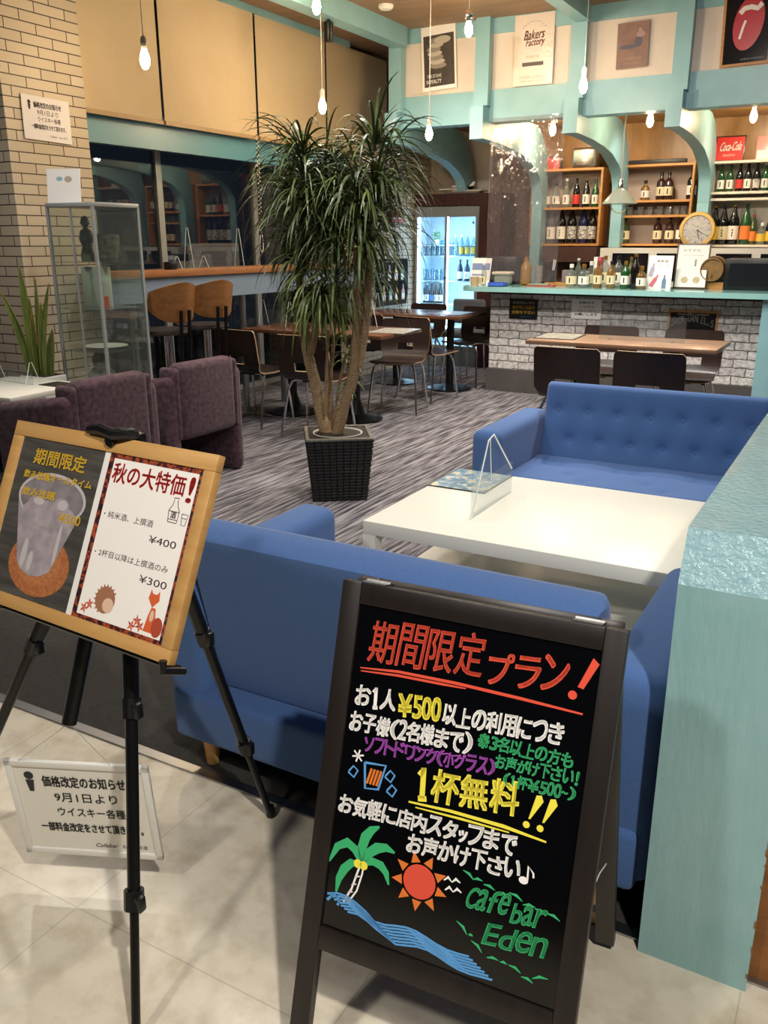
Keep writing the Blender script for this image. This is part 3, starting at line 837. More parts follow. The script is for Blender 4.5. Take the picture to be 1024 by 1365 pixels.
def tufted(w, h, t, buttons, depth=.022, sig=.045, r=.035, nx=66, nz=34):
    """padded slab: X across, Z up, front face toward +Y at y=t with dimples, flat back at y=0"""
    m = MB(); vs = []; idx = {}
    def edge(u, L):
        d = min(u, L - u)
        return 0 if d >= r else r - sqrt(max(r * r - (r - d) ** 2, 0))
    for j in range(nz + 1):
        for i in range(nx + 1):
            x, z = w * i / nx, h * j / nz
            y = t - edge(x, w) - edge(z, h)
            for bx, bz in buttons:
                d2 = (x - bx) ** 2 + (z - bz) ** 2
                y -= depth * math.exp(-d2 / (2 * sig * sig)) * .6 + depth * .6 * math.exp(-d2 / (2 * (sig * .28) ** 2))
            idx[i, j] = len(vs); vs.append((x - w / 2, y, z))
    fs = [(idx[i, j], idx[i + 1, j], idx[i + 1, j + 1], idx[i, j + 1]) for j in range(nz) for i in range(nx)]
    ring = [idx[i, 0] for i in range(nx + 1)] + [idx[nx, j] for j in range(1, nz + 1)] + [idx[i, nz] for i in range(nx - 1, -1, -1)] + [idx[0, j] for j in range(nz - 1, 0, -1)]
    o = len(vs); k = len(ring)
    for q in ring:
        x, y, z = vs[q]; vs.append((x, r * .8, z))
    o2 = len(vs)
    for q in ring:
        x, y, z = vs[q]
        vs.append((x * (1 - r * .8 / w), 0, min(max(z, r * .4), h - r * .4)))
    for a in range(k):
        b = (a + 1) % k
        fs.append((ring[b], ring[a], o + a, o + b)); fs.append((o + b, o + a, o2 + a, o2 + b))
    fs.append(tuple(o2 + a for a in range(k)))
    return m.add(vs, fs)

def sofa(label):
    """local frame: back at y=0, faces +Y"""
    s = thing('sofa', label, 'sofa', (0, 0, 0), 0, 'blue two-seat sofas')
    W = 1.33
    MB().rbox((-W / 2 + .03, .0, .085), (W / 2 - .03, .66, .235), .02, 3).obj('base', BLUE, s)
    hb = .50; bt = .11; rec = Matrix.Translation((0, .085, .225)) @ Matrix.Rotation(RAD(13), 4, 'X')
    bw = 1.055
    rows = [(bw * (k + .5) / 7, hb * .72) for k in range(7)] + [(bw * (k + 1) / 7, hb * .44) for k in range(6)]
    t = tufted(bw, hb, bt, rows)
    t.v = [tuple(rec @ Vector(p)) for p in t.v]
    t.obj('backrest', BLUE, s, 60)
    for bx, bz in rows:
        M = rec @ Matrix.Translation((bx - bw / 2, bt - .026, bz)) @ Matrix.Rotation(-pi / 2, 4, 'X')
        MB().lathe([(.0005, -.004), (.010, -.003), (.012, .001), (.009, .005), (.0005, .0065)], 12, M=M).obj('button', BLUE, s)
    # piped seam low on the back
    sw = .50; seat_b = [(bw * (k + .5) / 6, sw * (.3 if k % 2 else .62)) for k in range(6)] + [(bw * (k + 1) / 6, sw * (.3 if k % 2 == 0 else .8)) for k in range(5)]
    t = tufted(bw, sw, .15, seat_b, .016, .05)
    M = Matrix(((1, 0, 0, 0), (0, 0, 1, .17), (0, 1, 0, .235), (0, 0, 0, 1)))
    t.v = [tuple(M @ Vector(p)) for p in t.v]
    t.obj('seat_cushion', BLUE, s, 60)
    for sx in (-1, 1):
        a = MB(); x0, x1 = (-W / 2, -W / 2 + .145) if sx < 0 else (W / 2 - .145, W / 2)
        a.rbox((x0, .015, .09), (x1, .70, .585), .042, 5)
        ao = a.obj('arm', BLUE, s, 50)
    for lx in (-1, 1):
        for ly in (.05, .60):
            MB().cyl((lx * (W / 2 - .12), ly, 0), (lx * (W / 2 - .12), ly, .09), .017, .026, 14).obj('leg', PEG, s)
    return s
s1 = sofa('blue sofa seen from behind, back turned to the A-frame blackboard')
s1.location = (-.902, 1.54, 0)
s2 = dup(s1, (-.86, 4.22, 0), pi, 'blue button-tufted sofa on the far side of the low white table, facing the viewer')

LACK = mat('white_lacquer', '#e9e6da', .34)
lt = thing('low_table', 'long low white table with a lower shelf between the two blue sofas', 'table', (-.90, 2.92, 0))
X0, X1, Y0, Y1 = -.59, .59, -.42, .41
MB().rbox((X0, Y0, .40), (X1, Y1, .45), .003).obj('table_top', LACK, lt)
for sx in (X0, X1 - .05):
    for sy in (Y0, Y1 - .05): MB().box((sx, sy, 0), (sx + .05, sy + .05, .40)).obj('leg', LACK, lt, 0)
MB().box((X0 + .012, Y0 + .06, .16), (X1 - .012, Y1 - .06, .178)).obj('shelf', LACK, lt, 0)

def aboard(name, label, loc, rz, ln=.30, h=.26, group='clear table dividers'):
    """clear divider sheet on its long edge with a folded A-shaped foot at each end"""
    d = thing(name, label, 'divider', loc, rz, group)
    MB().box((-.0015, -ln / 2, .0), (.0015, ln / 2, h * .62)).obj('panel', CLEAR, d, 0)
    for sy in (-ln / 2, ln / 2):
        m = MB(); m.tube([(-.05, sy, .002), (-.008, sy, h), (.008, sy, h), (.05, sy, .002)], .0022, 6)
        m.obj('foot', EDGE, d)
    return d
p_ = on_z(660, 672, .45)
dv = thing('acrylic_divider', 'clear acrylic divider standing on the long low white table', 'divider', (-1.155, 2.885, .45), 0, 'clear table dividers')
MB().box((-.0015, -.19, 0), (.0015, .20, .13)).obj('panel', CLEAR, dv, 0)
m = MB(); m.box((-.0025, -.20, 0), (.0025, .20, .0025)); m.tube([(0, -.19, 0), (0, -.05, .262), (0, .0, .275), (0, .20, .10)], .0028, 6); m.tube([(0, -.035, .265), (0, -.01, .10)], .002, 6)
m.obj('edge', EDGE, dv)
m = MB(); m.flat([(-.18, .10), (-.06, .262), (.0, .268), (.19, .10)], 0, M=Matrix(((0, 0, 1, 0), (1, 0, 0, 0), (0, 1, 0, 0), (0, 0, 0, 1)))); m.flatobj('wing', CLEAR, dv)
def menu_print():
    m, n, l, b = newmat('blue_menu_print'); v = coords(n, l)
    f = noise(n, l, v, 24, 2)
    l.new(ramp(n, l, f, [(.42, lin('#5f7f93')), (.56, lin('#87a3b0')), (.64, lin('#d8c49a'))]), b.inputs['Base Color']); b.inputs['Roughness'].default_value = .25
    return m
mn = thing('menu', 'blue patterned drinks menu lying on the corner of the long low white table', 'menu', (-1.365, 3.17, .45))
MB().box((-.125, -.15, 0), (.125, .155, .004)).obj('cover', BLACK, mn, 0)
m = MB().rect(-.120, -.145, .120, .150, .0046).flatobj('print', menu_print(), mn)
m = MB()
for k in range(9): write(m, ('ビール', 'サワー', 'ワイン', '梅酒', '日本酒', '焼酎', 'カクテル', 'お茶', 'コーラ')[k], -.10 + .075 * (k % 3), .08 - .085 * (k // 3), .045, .018, .005)
m.flatobj('lettering', PAPER, mn)

# ================================================================== LEFT SIDE: ARMCHAIRS, TABLE, CABINET, HIGH COUNTER
PURPLE = fabric('plum_fabric', '#3f2c35', '#5a434c')
def _mottle(m):
    n, l = m.node_tree.nodes, m.node_tree.links; b = n['Principled BSDF']
    v = coords(n, l); f = noise(n, l, v, 34, 5, .65)
    l.new(ramp(n, l, f, [(.35, lin('#3d2a32')), (.65, lin('#634a52'))]), b.inputs['Base Color'])
_mottle(PURPLE)
def armchair(name, label):
    """local frame: outer back at y=0, faces +Y, width .68"""
    a = thing(name, label, 'armchair', (0, 0, 0), 0, 'plum armchairs round the small white table')
    MB().rbox((-.245, .0, .285), (.245, .115, .735), .045, 4).obj('backrest', PURPLE, a, 50)
    for s in (-1, 1):
        m = MB(); x0, x1 = (-.335, -.235) if s < 0 else (.235, .335)
        m.rbox((x0, .02, 0), (x1, .57, .665), .045, 4)
        m.rbox((x0 + (.0 if s > 0 else .05), .012, .29), (x1 - (.05 if s > 0 else 0), .14, .715), .04, 3)
        m.v = [(x, y, z - .17 * (y - .14) * min(1, (z - .3) / .3) if z > .3 and y > .14 else z) for x, y, z in m.v]
        m.obj('side_panel', PURPLE, a, 50)
    MB().rbox((-.236, .10, .27), (.236, .56, .42), .04, 3).obj('seat_cushion', PURPLE, a, 50)
    return a
a0 = armchair('armchair', 'plum armchair nearest the stand of dining tables, its back toward the tall potted plant')
a0.location = (-3.40, 3.94, 0); a0.rotation_euler = (0, 0, RAD(90))
dup(a0, (-3.40, 3.20, 0), RAD(90), 'middle plum armchair, just above the top clip of the easel poster')
dup(a0, (-5.28, 3.27, 0), RAD(-90), 'plum armchair against the cream brick pillar beyond the small white table')

wt = thing('small_table', 'small white table between the plum armchairs at the left edge', 'table', (-4.33, 3.27, 0), RAD(4))
MB().rbox((-.32, -.29, .57), (.32, .29, .60), .004).obj('table_top', LACK, wt)
for sx in (-1, 1):
    for sy in (-1, 1): MB().box((sx * .28 - .02, sy * .25 - .02, 0), (sx * .28 + .02, sy * .25 + .02, .57)).obj('leg', LACK, wt, 0)
aboard('acrylic_divider', 'clear acrylic divider standing on the small white table at the left edge', (-4.42, 3.38, .60), RAD(86), .34, .13)
MB().box((-.10, -.07, 0), (.10, .07, .004)).obj('menu_folder', mat('dark_folder', '#2b2622', .5)).location = (-4.12, 3.45, .60)
tag(bpy.data.objects['menu_folder'], 'dark menu folder lying on the small white table by the plum armchair', 'menu')

# snake plant in a white box pot beside the pillar
SNAKE = mat('snake_leaf', '#50652f', .45, var=((30, 30, 6), '#72823f')); SNAKE_E = mat('snake_leaf_edge', '#9a9148', .5)
sp = thing('snake_plant', 'tall snake plant in a white box pot by the brick pillar', 'plant', (-4.55, 3.675, 0))
MB().rbox((-.10, -.09, 0), (.13, .09, .60), .01).obj('pot', WHITE, sp)
MB().box((-.09, -.08, .58), (.12, .08, .602)).obj('soil', mat('soil', '#2a2018', .9), sp, 0)
rnd = random.Random(8)
fol = MB()
for k, (bx, by, tx, ty, h) in enumerate(((-.05, 0, -.06, -.02, .62), (-.02, .03, -.01, .05, .55), (-.06, -.03, -.22, -.05, .48), (.0, -.03, .03, -.06, .50), (.03, 0, .05, .02, .42), (-.03, .02, -.16, .04, .33),
                                         (.05, -.02, .20, -.03, .53), (.07, .01, .15, .0, .28), (.01, -.04, .07, -.08, .36), (-.07, .02, -.10, .06, .44))):
    n_ = 10; L, R, C = [], [], []
    a = rnd.uniform(0, pi); ux, uy = cos(a), sin(a)
    for i in range(n_ + 1):
        q = i / n_; w = .024 * (1 - abs(q - .45) ** 2.2 * 1.6) * (1 - q ** 6) + .0015
        cx = bx + (tx - bx) * q ** 1.7; cy = by + (ty - by) * q ** 1.7; cz = .58 + h * 1.1 * q
        L.append((cx - ux * w, cy - uy * w, cz)); R.append((cx + ux * w, cy + uy * w, cz)); C.append((cx - uy * w * .35, cy + ux * w * .35, cz))
    o = len(L)
    fol.add(L + C + R, [(i, o + i, o + i + 1, i + 1) for i in range(n_)] + [(o + i, 2 * o + i, 2 * o + i + 1, o + i + 1) for i in range(n_)], 0)
    e = .003
    fol.tube(L, .0022, 4, 1); fol.tube(R, .0022, 4, 1)
fol.obj('leaves', [SNAKE, SNAKE_E], sp, 0)

# glass display cabinet
CABX0, CABX1, CABY0, CABY1 = -4.49, -4.09, 3.80, 4.18
cb = thing('glass_cabinet', 'tall glass display cabinet with grey frame in front of the brick pillar', 'cabinet', ((CABX0 + CABX1) / 2, (CABY0 + CABY1) / 2, 0))
hx, hy = (CABX1 - CABX0) / 2, (CABY1 - CABY0) / 2
GREYM = mat('grey_cabinet_metal', '#b4b7b5', .35, .3)
MB().rbox((-hx, -hy, 1.60), (hx, hy, 1.625), .003).obj('top_panel', GREYM, cb)
MB().rbox((-hx, -hy, .0), (hx, hy, .06), .003).obj('base', GREYM, cb)
for sx in (-1, 1):
    for sy in (-1, 1):
        MB().box((sx * (hx - .008) - .008, sy * (hy - .008) - .008, .06), (sx * (hx - .008) + .008, sy * (hy - .008) + .008, 1.60)).obj('upright', GREYM, cb, 0)
for a, b in (((-hx + .016, -hy + .006, .06), (hx - .016, -hy + .010, 1.60)), ((-hx + .016, hy - .010, .06), (hx - .016, hy - .006, 1.60)),
             ((hx - .010, -hy + .016, .06), (hx - .006, hy - .016, 1.60)), ((-hx + .006, -hy + .016, .06), (-hx + .010, hy - .016, 1.60))):
    MB().box(a, b).obj('glass_panel', GLASS, cb, 0)
SH = (.42, .74, 1.00, 1.28)
for z in SH: MB().box((-hx + .016, -hy + .016, z), (hx - .016, hy - .016, z + .006)).obj('glass_shelf', GLASS, cb, 0)
m = MB(); m.box((.0, -hy + .004, .06), (.012, -hy + .012, 1.60)); m.obj('door_stile', GREYM, cb, 0)
cx0, cy0 = (CABX0 + CABX1) / 2, (CABY0 + CABY1) / 2
GB = mat('ornament_grey', '#a9a39c', .5, var=(20, '#6f6a66')); GD = mat('ornament_dark', '#2b2a2b', .4); GL = mat('reflection_pale_green', '#d3dccb', .4)
def ornament(name, label, cat, mb, mats, loc, rz=0):
    o = mb.obj(name, mats); o.location = loc; o.rotation_euler = (0, 0, rz); return tag(o, label, cat, 'ornaments in the glass cabinet')
ornament('knitted_toy', 'round grey plush toy on the lower shelf of the glass cabinet', 'toy', MB().lathe([(.02, 0), (.085, .02), (.105, .09), (.085, .16), (.05, .20), (.01, .215)], 18).lathe([(.005, .18), (.045, .20), (.058, .245), (.035, .29), (.003, .30)], 14), GB, (cx0 - .06, cy0, .426))
ornament('ornament_vase', 'dark squat vase on the lower shelf of the glass cabinet, right of the plush toy', 'vase', MB().lathe([(.03, 0), (.06, .04), (.055, .10), (.025, .13), (.03, .15), (.026, .15), (.02, .13)], 16), GD, (cx0 + .10, cy0 - .04, .426))
ornament('ornament_dish', 'pale flat dish on the third shelf of the glass cabinet', 'dish', MB().lathe([(.02, 0), (.08, .008), (.14, .02), (.135, .022), (.07, .012)], 20), mat('dish_white', '#dcd9d0', .3), (cx0, cy0, .746))
ornament('green_reflection_panel', 'tall pale green panel standing for a reflection in the glass cabinet', 'box', MB().rbox((-.10, -.03, 0), (.10, .03, .245), .004), GL, (cx0 - .06, cy0 + .03, 1.006))  # reflection in the cabinet glass, built as a pale green block
ornament('ornament_tag', 'small orange price card inside the glass cabinet', 'card', MB().box((-.018, -.002, 0), (.018, .002, .075)), mat('orange_card', '#e2573a', .5), (cx0 + .14, cy0 - .09, 1.006))
ornament('ornament_figure', 'dark carved figure on the top shelf of the glass cabinet', 'figurine', MB().lathe([(.04, 0), (.045, .03), (.03, .09), (.045, .13), (.035, .18), (.012, .20), (.03, .225), (.02, .26), (.002, .27)], 14), mat('ornament_brown', '#5d4a3c', .4, var=(25, '#7c8a6d')), (cx0 - .08, cy0, 1.286))
ornament('ornament_basket', 'mottled woven basket on the top shelf of the glass cabinet', 'basket', MB().lathe([(.05, 0), (.075, .08), (.08, .16), (.075, .16), (.06, .02)], 16), mat('ornament_mottled', '#8c8478', .6, var=(40, '#4c5640')), (cx0 + .07, cy0 + .02, 1.286))
for k in range(5):
    o = MB().lathe([(.02, 0), (.028, .02), (.016, .06), (.02, .085), (.016, .085)], 12).obj('ornament_cup', mat('cup_silver', '#c9ccca', .2, .7) if k == 0 else bpy.data.materials['cup_silver'])
    o.location = (cx0 - .13 + .065 * k, cy0 - .10, .06)
    tag(o, '%s of five silver cups on the floor of the glass cabinet' % ('leftmost', 'second from left', 'middle', 'fourth from left', 'rightmost')[k], 'cup', 'silver cups in the glass cabinet')
cd_ = thing('card_stand', 'white card with pale blue and tan blobs standing on top of the glass cabinet', 'sign', (-4.36, 3.84, 1.625), RAD(22))
M = Matrix.Rotation(RAD(-8), 4, 'X')
MB().box((-.105, -.003, 0), (.105, .003, .195), M=M).obj('card', PAPER, cd_, 0)
Mx = Matrix(((1, 0, 0, 0), (0, 0, -1, -.0035), (0, 1, 0, 0), (0, 0, 0, 1)))
m = MB(); T = M @ Mx
m.disc((.03, .135), .024, .018, 0, 16, 0, T); m.disc((-.025, .138), .02, .013, .0002, 14, 1, T)
m.flatobj('drawing', [mat('card_tan', '#b9a58f', .6), mat('card_blue', '#8fb6c4', .6)], cd_)

# paper notice taped to the pillar
pn = thing('paper_notice', 'white paper price change notice taped to the cream brick pillar', 'notice')
a_, b_, c_ = on_x(27, 124, -4.79), on_x(91, 136, -4.79), on_x(31, 184, -4.79)
axes(pn, a_, (0, 1, -.015), (0, .0, 1))
w_, h_ = abs(b_.y - a_.y) * 1.0, abs(a_.z - c_.z)
MB().box((0, -h_, -.001), (w_, 0, .001)).obj('sheet', mat('glossy_paper', '#e4e0e2', .25), pn, 0)
notice_text(pn, w_, h_, .0018)

# high wooden counter along the window
HW = wood('counter_oak', '#8d5a34', '#b47a4c', (30, 2.2, 30), .35)
APR = mat('white_apron', '#7f90a4', .4)
hc = thing('high_counter', 'long high wooden counter with a pale apron along the dark windows', 'counter', (-4.66, 6.13, 0))
MB().rbox((-.13, -1.83, 1.155), (.13, 1.82, 1.205), .004).obj('worktop', HW, hc)
MB().box((.095, -1.80, .985), (.11, 1.80, 1.155)).obj('apron', APR, hc, 0)
for y in (-1.55, -.30, .25, .80, 1.45):
    MB().cyl((.03, y, .0), (.03, y, 1.155), .028, .028, 14).obj('leg', STEEL, hc)
for k, y in enumerate((4.95, 6.55, 7.1)):
    o = MB().rbox((-.035, -.035, 0), (.035, .035, .055), .006).obj('counter_box', BLACK); o.location = (-4.58, y, 1.205)
    tag(o, ('small black box on the high wooden counter above the stools', 'small black box on the high wooden counter beside the chain', 'small black box on the far end of the high wooden counter')[k], 'box', 'black boxes on the high counter')
aboard('acrylic_divider', 'clear acrylic divider on the high wooden counter, behind the second stool', (-4.62, 5.22, 1.205), 0, .30, .09)
aboard('acrylic_divider', 'large clear acrylic panel on the high wooden counter by the window post', (-4.70, 5.60, 1.205), 0, .62, .30)

SEATW = wood('stool_plywood', '#7d5029', '#9c6a3a', (4, 30, 30), .35)
def stool(label):
    """local: faces +Y"""
    s = thing('bar_stool', label, 'stool', (0, 0, 0), 0, 'wooden bar stools at the high counter')
    m = MB(); nu, nv = 12, 8; th = .010
    def pt(u, v, o):
        a = (u - .5) * 2 * RAD(62); r = .215 + o
        top = .28 - .075 * abs(u - .5) ** 1.5 * 2.2
        low = .02 + .10 * (abs(u - .5) * 2) ** 3
        z = low + (top - low) * v
        return (r * sin(a), -r * cos(a) + .02 - .035 * v, .87 + z)
    for o in (0, th):
        m.add([pt(i / nu, j / nv, o) for j in range(nv + 1) for i in range(nu + 1)], [(j * (nu + 1) + i, j * (nu + 1) + i + 1, (j + 1) * (nu + 1) + i + 1, (j + 1) * (nu + 1) + i) for j in range(nv) for i in range(nu)])
    k = (nu + 1) * (nv + 1)
    rim = [i for i in range(nu + 1)] + [j * (nu + 1) + nu for j in range(1, nv + 1)] + [nv * (nu + 1) + i for i in range(nu - 1, -1, -1)] + [j * (nu + 1) for j in range(nv - 1, 0, -1)]
    m.f += [(rim[a], rim[(a + 1) % len(rim)], rim[(a + 1) % len(rim)] + k, rim[a] + k) for a in range(len(rim))]; m.m += [1] * len(rim)
    m.obj('backrest', [SEATW, mat('plywood_edge', '#c99b62', .5)], s)
    MB().lathe([(.01, .80), (.16, .805), (.19, .82), (.185, .838), (.01, .845)], 22).obj('seat', mat('stool_seat_dark', '#2a1c16', .4) if 'stool_seat_dark' not in bpy.data.materials else bpy.data.materials['stool_seat_dark'], s)
    for x in (-.035, .035):
        MB().tube([(x, -.05, .40), (x, -.15, .42), (x, -.20, .50), (x, -.222, .80), (x, -.236, .97)], .013, 8).obj('back_bracket', BLACKM, s)
    MB().tube([(-.0, -.05, .02), (-.0, -.05, .80)], .0 + .030, 14).obj('post', CHROME, s)
    MB().lathe([(.01, .0), (.18, .0), (.185, .008), (.12, .025), (.03, .05), (.03, .06)], 24, M=Matrix.Translation((0, -.05, 0))).obj('base_disc', CHROME, s)
    MB().tube([(.17 * cos(t), -.05 + .17 * sin(t), .30) for t in [RAD(d) for d in range(0, 361, 20)]], .009, 6).obj('footrest', CHROME, s)
    return s
st0 = stool('bar stool with curved wood back, nearest the glass cabinet'); st0.location = (-4.20, 4.42, 0); st0.rotation_euler = (0, 0, RAD(84))
dup(st0, (-4.23, 4.86, 0), RAD(78), 'bar stool with curved wood back, second from the glass cabinet')

# blind chain
c = MB()
for k in range(44):
    z = 2.23 - k * .0175
    c.lathe([(.0005, -.008), (.006, -.004), (.006, .004), (.0005, .008)], 8, M=Matrix.Translation((0, -.012, z)), mi=k % 2); c.lathe([(.0005, -.008), (.006, -.004), (.006, .004), (.0005, .008)], 8, M=Matrix.Translation((0, .012, z)), mi=(k + 1) % 2)
c.tube([(0, -.012, 1.46), (0, -.022, 1.40), (0, -.020, 1.34), (0, 0, 1.31), (0, .020, 1.34), (0, .022, 1.40), (0, .012, 1.46)], .004, 6)
o = c.obj('blind_chain', [WHITE, BLACK]); o.location = (-4.80, 6.36, 0)
tag(o, 'white and black looped blind chain hanging before the dark window', 'chain')

# ================================================================== TALL POTTED PLANT
PX, PY = -2.575, 4.05
pl = thing('potted_plant', 'tall dragon tree with drooping grassy crowns in a black woven planter', 'plant', (PX, PY, 0), RAD(36))
def basket():
    m, n, l, b = newmat('black_wicker')
    v = coords(n, l, (1, 1, 1))
    t = n.new('ShaderNodeTexBrick'); t.inputs['Scale'].default_value = 1; t.inputs['Brick Width'].default_value = .03; t.inputs['Row Height'].default_value = .016; t.inputs['Mortar Size'].default_value = .003
    sp_ = n.new('ShaderNodeSeparateXYZ'); cbn = n.new('ShaderNodeCombineXYZ'); ad = n.new('ShaderNodeMath')
    l.new(v, sp_.inputs[0]); l.new(sp_.outputs['X'], ad.inputs[0]); l.new(sp_.outputs['Y'], ad.inputs[1]); l.new(ad.outputs[0], cbn.inputs[0]); l.new(sp_.outputs['Z'], cbn.inputs[1])
    l.new(cbn.outputs[0], t.inputs['Vector'])
    b.inputs['Base Color'].default_value = lin('#141314'); b.inputs['Roughness'].default_value = .42
    inv = n.new('ShaderNodeMath'); inv.operation = 'SUBTRACT'; inv.inputs[0].default_value = 1; l.new(t.outputs['Fac'], inv.inputs[1])
    bump(n, l, inv.outputs[0], b, 1.0, .012)
    return m
m = MB(); b0, b1, H_ = .150, .186, .36; nn = 24
for s in range(20):
    z0 = H_ * s / 20; z1 = z0 + H_ / 20 * .86
    w0 = b0 + (b1 - b0) * s / 20
    m.box((-w0 + .004, -w0 + .004, z0), (w0 - .004, w0 - .004, z0 + H_ / 20))
    nb = 9
    for q in range(nb):
        c = -w0 + 2 * w0 * (q + .5) / nb; e = .003 + .003 * ((q + s) % 2)
        for sg in (-1, 1):
            m.rbox((c - w0 / nb * .96, sg * w0 - .006, z0), (c + w0 / nb * .96, sg * w0 + e, z1), .003, 1); m.rbox((sg * w0 - .006, c - w0 / nb * .96, z0), (sg * w0 + e, c + w0 / nb * .96, z1), .003, 1)
m.box((-b0 + .006, -b0 + .006, .002), (b0 - .006, b0 - .006, H_ - .06))
po_ = m.obj('woven_planter', basket(), pl)
rim = MB()
for a, b in (((-.168, -.168, .335), (.168, -.148, .352)), ((-.168, .148, .335), (.168, .168, .352)), ((-.168, -.148, .335), (-.148, .148, .352)), ((.148, -.148, .335), (.168, .148, .352))):
    rim.rbox((a[0] * 1.12, a[1] * 1.12, a[2] + .015), (b[0] * 1.12, b[1] * 1.12, b[2] + .015), .006, 2)
rim.obj('rim', mat('wicker_rim', '#4b463e', .5, var=(90, '#7d776b')), pl)
MB().lathe([(.125, .30), (.142, .365), (.136, .365), (.12, .345), (.01, .34)], 26).obj('inner_pot', mat('inner_pot_white', '#d4cfc2', .5), pl)
MB().lathe([(.001, .352), (.132, .349)], 24).obj('pale_gravel', mat('pale_gravel', '#c9c2b2', .8, var=(60, '#a59d8c')), pl)
BARK = mat('pale_bark', '#8b7353', .8, var=((30, 30, 90), '#a88d69'), bmp=((20, 20, 120), .5))
inv_ = Matrix.Rotation(-RAD(36), 4, 'Z')
def pw(px, py, dy=0.0):
    """point of the plant on the upright plane through its pot, dy farther back, in the pot's own frame"""
    p = on_y(px, py, PY + dy) - Vector((PX, PY, 0))
    return inv_ @ p
def stem(pix, r, nm='stem'):
    pts = [pw(*q) for q in pix]
    out, rr = [], []
    n_ = len(pts)
    for i in range(n_ - 1):
        p0, p1, p2, p3 = pts[max(i - 1, 0)], pts[i], pts[i + 1], pts[min(i + 2, n_ - 1)]
        for k in range(6):
            t = k / 6
            out.append(.5 * ((2 * p1) + (p2 - p0) * t + (2 * p0 - 5 * p1 + 4 * p2 - p3) * t * t + (3 * p1 - p0 - 3 * p2 + p3) * t ** 3))
    out.append(pts[-1])
    rr = [r[0] + (r[1] - r[0]) * i / (len(out) - 1) + .0015 * sin(i * 1.7) for i in range(len(out))]
    MB().tube(out, rr, 10).obj(nm, BARK, pl)
stem([(440, 592), (430, 560), (420, 510), (410, 470), (407, 440)], (.036, .028))
stem([(407, 445), (402, 400), (398, 340), (395, 250)], (.026, .018))
stem([(414, 470), (423, 430), (430, 385)], (.024, .018))
stem([(446, 592), (458, 545), (470, 500), (476, 430), (478, 330)], (.036, .022))
stem([(466, 525, .02), (482, 470, .03), (490, 400, .03), (496, 300, .03), (500, 215, .03)], (.026, .018))
stem([(438, 575, .05), (441, 500, .06), (446, 430, .08), (449, 300, .08)], (.013, .010))
stem([(443, 575, .04), (455, 500, .05), (462, 470, .05)], (.010, .007))
stem([(434, 550, -.03), (436, 480, -.03), (438, 440, -.03)], (.010, .008))
LEAF = mat('dragon_leaf', '#394b20', .42, var=((9, 9, 9), '#506232')); LEAF2 = mat('dragon_leaf_pale', '#74823f', .45, var=((9, 9, 9), '#566b30'))
def crown(px, py, dy, n_, ln, seed, droop=1.0, m2=.2, up=.35, h=.26):
    """one rosette: long strap leaves leave the shoot tip, rise and fall"""
    r = random.Random(seed); c0 = pw(px, py, dy); m = MB()
    for k in range(n_):
        az = r.uniform(0, 2 * pi); el_ = RAD(r.triangular(-30, 70, 20)) + up * .3
        L = ln * r.uniform(.65, 1.12); w = r.uniform(.0045, .0082)
        base = c0 + Vector((0, 0, r.uniform(-h, h * .4)))
        d = Vector((cos(az) * cos(el_), sin(az) * cos(el_), sin(el_)))
        side = Vector((-sin(az), cos(az), 0)); p = base; seg = 8; L1, R1 = [], []
        dr = droop * r.uniform(.75, 1.35)
        for i in range(seg + 1):
            q = i / seg; ww = w * (.55 + 1.0 * q if q < .35 else .9 * (1 - ((q - .35) / .65) ** 1.8)) + .0006
            tw = side + Vector((0, 0, .35 * sin(k)))
            L1.append(p - tw * ww); R1.append(p + tw * ww)
            p = p + d * (L / seg)
            d = (d + Vector((0, 0, -.30 * dr * (.35 + q)))).normalized()
        o = seg + 1
        m.add(L1 + R1, [(i, o + i, o + i + 1, i + 1) for i in range(seg)], 1 if r.random() < m2 else 0)
    return m.obj('foliage', [LEAF, LEAF2], pl, 0)
crown(405, 218, -.10, 190, .42, 1, 1.1); crown(390, 246, .08, 130, .40, 2, 1.4); crown(432, 232, .12, 150, .42, 3, 1.2)
crown(500, 208, .03, 170, .42, 4, 1.15); crown(478, 262, -.05, 150, .42, 5, 1.4); crown(452, 255, .08, 140, .42, 6, 1.35)
crown(404, 300, -.05, 130, .40, 7, 1.6); crown(512, 240, .12, 90, .40, 9, 1.3); crown(486, 325, .04, 100, .38, 13, 1.7); crown(450, 330, .0, 100, .38, 14, 1.6)
crown(428, 392, -.04, 130, .36, 8, 2.2, .75, -.3, .10); crown(463, 462, .05, 40, .17, 10, 1.0, .5); crown(415, 350, .05, 90, .36, 12, 1.7)

# ================================================================== DINING TABLES AND CHAIRS
WALNUT = wood('dark_walnut_top', '#5a3a2a', '#6f4a36', (3, 26, 3), .22, bmp=.01)
WALNUT2 = wood('walnut_top', '#8a6a52', '#a2806a', (3, 26, 3), .28, bmp=.01)
SHELL = wood('dark_chair_veneer', '#1f1412', '#2e1f1b', (26, 3, 3), .30, bmp=.01)
PLYE = mat('plywood_light_edge', '#a98c6c', .5)
CAST = mat('black_cast_iron', '#131415', .3, .4)
def pedestal(t, x, y, h=.69, r=.22, kind='dome'):
    MB().cyl((x, y, .03), (x, y, h), .038, .038, 18).obj('column', CAST, t)
    prof = [(.01, 0), (r, 0), (r + .003, .012), (r * .8, .022), (r * .35, .05), (.06, .10), (.04, .16), (.01, .17)] if kind == 'dome' else [(.01, 0), (r, 0), (r, .014), (r * .7, .026), (.05, .05), (.01, .055)]
    MB().lathe(prof, 28, M=Matrix.Translation((x, y, 0))).obj('base', CAST, t)
    MB().box((x - .18, y - .03, h), (x + .18, y + .03, .695)).obj('spider', CAST, t, 0)
